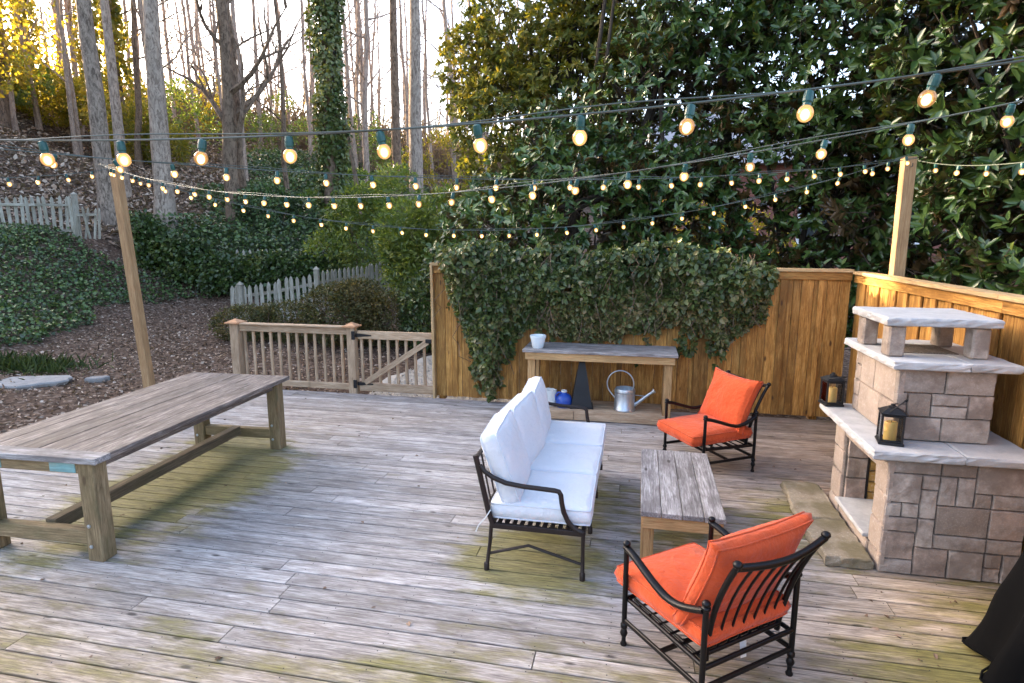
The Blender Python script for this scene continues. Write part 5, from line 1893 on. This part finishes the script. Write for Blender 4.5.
wood_tree('forked thin trunk left of the straight grey-brown trunk', fx(148, 27), 27, 10, 16, .14, lean_deck(.06), 'bark_brown', 12, .25, None, .32, .03)


def ivy_trunk(label, X_, Y_, seed, H, r0, lean, mat, n, zr, thick, L=.12, name='ivy_clad_tree', blob=0.0, tone=.5, nb=7, extra=None):
    t, at = wood_tree(label, X_, Y_, seed, H, r0, lean, 'bark_brown', nb, .45, None, .3, .01, 'tree', name)
    rng = np.random.default_rng(seed)
    q = rng.uniform(zr[0], zr[1], n)
    C = np.array([[*at(v)[0], at(v)[1]] for v in q])
    a = rng.uniform(0, 6.28, n)
    dirn = np.stack([np.cos(a), np.sin(a), 0 * a], 1)
    PP = np.stack([np.cos(a), np.sin(a), C[:, 2]], 1)
    w = wobble(PP * np.array([1.2, 1.2, 1.0]), 1.3, seed)
    w2 = wobble(PP, 4, seed + 1)
    rad = C[:, 3] + thick * (.25 + .75 * rng.random(n)) * np.clip(.75 + .6 * w + .3 * w2, .05, 2) * (1 + blob * np.clip(w, 0, 1) * 2)
    k = (w > -.75)
    P = C[:, :3] + dirn * rad[:, None]
    P, dirn, w, a = P[k], dirn[k], w[k], a[k]
    m = len(P)
    d = rand_dirs(m, -.6, rng) + dirn * .4
    nrm = dirn * 1.2 + rand_dirs(m, .5, rng) * .8
    leaf_mesh('crown', mat, P, d, nrm, rng.uniform(.7, 1.3, m) * L, rng.uniform(.7, 1.2, m) * L * .8, t, .2, np.clip(tone + .2 * w + rng.normal(0, .18, m), 0, 1))
    return t


ivy_trunk('tall trunk wrapped in ivy from the ground to the top edge', fx(333, 19), 19, 21, 15, .27, lean_deck(.03), 'ivy', 10000, (.04, .8), .32, .13, tone=.84, blob=.35)
ivy_trunk('golden-green vine-hung tree at the upper left corner', fx(25, 27), 27, 22, 15, .3, lean_deck(.0), 'gold', 5200, (.15, .95), .75, .2, blob=1.1, tone=.6)
ivy_trunk('golden vine-clad tree cut off by the left edge', fx(-15, 22), 22, 23, 13, .3, lean_deck(.02), 'gold', 5200, (.12, .95), .7, .18, blob=1.1, tone=.5)
ivy_trunk('yellow-green vine column right of the slender birch-like trunk', fx(138, 30), 30, 24, 14, .2, lean_deck(-.03), 'gold', 3400, (.08, .7), .5, .2, blob=.8, tone=.45)
ivy_trunk('thin vine-clad trunk left of the thick leaning trunk', fx(55, 32), 32, 25, 15, .2, lean_deck(-.02), 'gold', 3000, (.12, .75), .5, .2, blob=.7, tone=.5)
ivy_trunk('sunlit vine-wrapped trunk tucked right behind the thick leaning trunk', fx(112, 24), 24, 26, 16, .24, lean_deck(.01), 'gold', 2600, (.15, .9), .22, .16, tone=.75)

leafy('golden_bush', 'golden green bush behind the hill picket fence', 'bush', 'gold', at_yard(fx(70, 31), 31, 0), [((0, 0, 1.2), (2.2, 1.2, 1.5)), ((2, 0, .9), (1.6, 1, 1.2)), ((-2, 0, 1.6), (1.8, 1, 1.6))], 6500, .2, .09, .35, 8, 'bark_brown', None, 61, 1.0, .6, -.25)
leafy('golden_bush', 'dark green and gold bush at the far left below the vine-hung tree', 'bush', 'laurel', at_yard(fx(15, 29), 29, 0), [((0, 0, 1.4), (2.0, 1.2, 1.7)), ((1.5, 0, 1), (1.6, 1, 1.4))], 5000, .2, .09, .3, 8, 'bark_brown', None, 62, 1.0, .6, -.25)
leafy('golden_bush', 'yellow-green bush between the leaning trunk and the straight trunk', 'bush', 'gold', at_yard(fx(150, 28), 28, 0), [((0, 0, 1.2), (1.5, 1, 1.5)), ((1.2, 0, .8), (1.3, 1, 1.0))], 4500, .18, .08, .3, 8, 'bark_brown', None, 63, 1.0, .6, -.25)

for k_, (px_, d_, lb_) in enumerate(((95, 34, 'golden understory shrub seen between the leaning trunks'), (190, 33, 'olive understory shrub right of the straight grey-brown trunk'), (215, 38, 'gold-tinted understory shrub left of the crooked limbed tree'),
                                     (285, 36, 'olive understory shrub left of the ivy-wrapped trunk'), (365, 33, 'olive understory shrub between the ivy-wrapped trunk and the pale trunk'), (440, 30, 'green-gold understory shrub behind the pale trunk'))):
    leafy('understory_shrub', lb_, 'shrub', ('gold', 'laurel')[k_ in (1, 3, 4)], at_yard(fx(px_, d_), d_, 0), [((0, 0, 1.6), (1.6, 1, 1.9)), ((1.3, 0, 1.0), (1.4, 1, 1.3)), ((-1.3, 0, 1.3), (1.3, 1, 1.5)), ((.3, 0, 2.8), (.8, .8, 1.0))], 3200, .19, .08, .4, 10, 'bark_brown', 'understory shrubs in the woods', 70 + k_, 1.0, .6, -.1)

# many slender trees deeper in the woods that nothing tells apart
protos = []
for s in range(6):
    tr, br, _ = tree_parts(200 + s, 15 + s * .8, .10 + .02 * (s % 3), (0, 0), 15, .22, .26, 3, 7, .02)
    protos.append((tr, br))
rr = random.Random(99)
spots = []
while len(spots) < 110:
    d_ = rr.uniform(26, 66)
    px = rr.uniform(-30, 560)
    X_ = fx(px, d_)
    if any(math.hypot(X_ - a, d_ - b2) < 1.1 for a, b2 in spots):
        continue
    spots.append((X_, d_))
made = {}
for i, (X_, Y_) in enumerate(spots):
    s = i % 6
    u, v, z = at_yard(X_, Y_)
    if s not in made:
        root = thing('slender_tree', 'slender bare tree standing deep in the woods among many alike', 'tree', (u, v, z), 0, 'slender bare trees deep in the woods')
        protos[s][0].build('trunk', 'bark_far', root)
        protos[s][1].build('branches', 'bark_far', root)
        made[s] = root
    else:
        root = copy_tree(made[s])
    root.location = (u, v, z)
    root.rotation_euler = (rr.gauss(0, .035), rr.gauss(0, .035), rr.uniform(0, 6.28))
    k = rr.uniform(.75, 1.25)
    root.scale = (k, k, rr.uniform(.85, 1.15))


n = 34000
X = RNG.uniform(-62, 12, n); Y = RNG.uniform(40, 70, n)
hgt = .8 + 3.6 * RNG.random(n) ** 1.5 * np.clip(.7 + .5 * wobble(np.stack([X, Y, 0 * X], 1), .35, 71), .1, 1.6)
P = np.stack([X, Y, ground(X, Y) + RNG.random(n) * hgt], 1)
o = leaf_mesh('bare_thicket', 'brush', to_deck(P), rand_dirs(n, 1.1), rand_dirs(n, .1), RNG.uniform(.8, 2.4, n), RNG.uniform(.04, .09, n), None, .2, None, .1)
tag(o, 'far brown thicket of bare brush closing off the woods', None, None, 'stuff')

# ------------------------------------------------------------------ brick house far behind the magnolias
def house():
    X_, Y_ = 9.4, 27
    t = thing('brick_house', 'red brick house glimpsed through the magnolia leaves', 'house', (7.2, 25.5, -.2), YAW * .3)
    mb = MB()
    mb.box((0, 0, 2.4), (13, 6, 4.8), None, .01)
    mb.build('wall', 'brick', t)
    rf = MB()
    rf.add([(-7, -3.5, 4.81), (7, -3.5, 4.81), (7, 3.5, 4.81), (-7, 3.5, 4.81), (-7, 0, 7.2), (7, 0, 7.2)], [(0, 1, 5, 4), (2, 3, 4, 5), (0, 4, 3), (1, 2, 5), (3, 2, 1, 0)])
    rf.build('roof', 'roof', t)
    for x in (-4.5, -1.6, 1.6, 4.5):
        w = MB(); w.box((x, -3.03, 2.9), (1.1, .08, 1.5), None, .01); o = w.build('window', 'sill', t)
        g_ = MB(); g_.box((x, -3.075, 2.9), (.92, .03, 1.32), None, .004); g_.build('pane', 'win', o)


house()

# ------------------------------------------------------------------ light, sky, camera
SUN_AZ, SUN_EL = math.radians(-58), math.radians(16)      # from straight ahead, negative = to the left
wd = bpy.data.worlds.new('World')
sc.world = wd
wd.use_nodes = True
nt = wd.node_tree
sky = nt.nodes.new('ShaderNodeTexSky')
sky.sky_type = 'NISHITA'
sky.sun_disc = False
sky.sun_elevation = SUN_EL
sky.sun_rotation = SUN_AZ - YAW
sky.air_density = .75
sky.dust_density = 4.0
sky.ozone_density = .4
bg = nt.nodes['Background']
nt.links.new(sky.outputs[0], bg.inputs[0])
bg.inputs[1].default_value = .15
ld = bpy.data.lights.new('sun', 'SUN')
ld.energy = 4.0
ld.angle = math.radians(.5)
ld.color = (1.0, .76, .46)
lo_ = bpy.data.objects.new('sun', ld)
COL.objects.link(lo_)
az = SUN_AZ - YAW
dirv = Vector((math.sin(az) * math.cos(SUN_EL), math.cos(az) * math.cos(SUN_EL), math.sin(SUN_EL)))
lo_.rotation_euler = dirv.to_track_quat('Z', 'Y').to_euler()

cam = bpy.data.cameras.new('camera')
cam.lens = 21.09
cam.sensor_width = 36
cam.clip_end = 600
cam.clip_start = .05
co_ = bpy.data.objects.new('camera', cam)
COL.objects.link(co_)
co_.location = (0, 0, 2.2)
co_.rotation_euler = (PI / 2 - math.atan(104.5 / 600), 0, YAW)
sc.camera = co_

sc.view_settings.view_transform = 'Standard'
sc.view_settings.look = 'None'
sc.view_settings.exposure = 2.9
sc.view_settings.gamma = 1
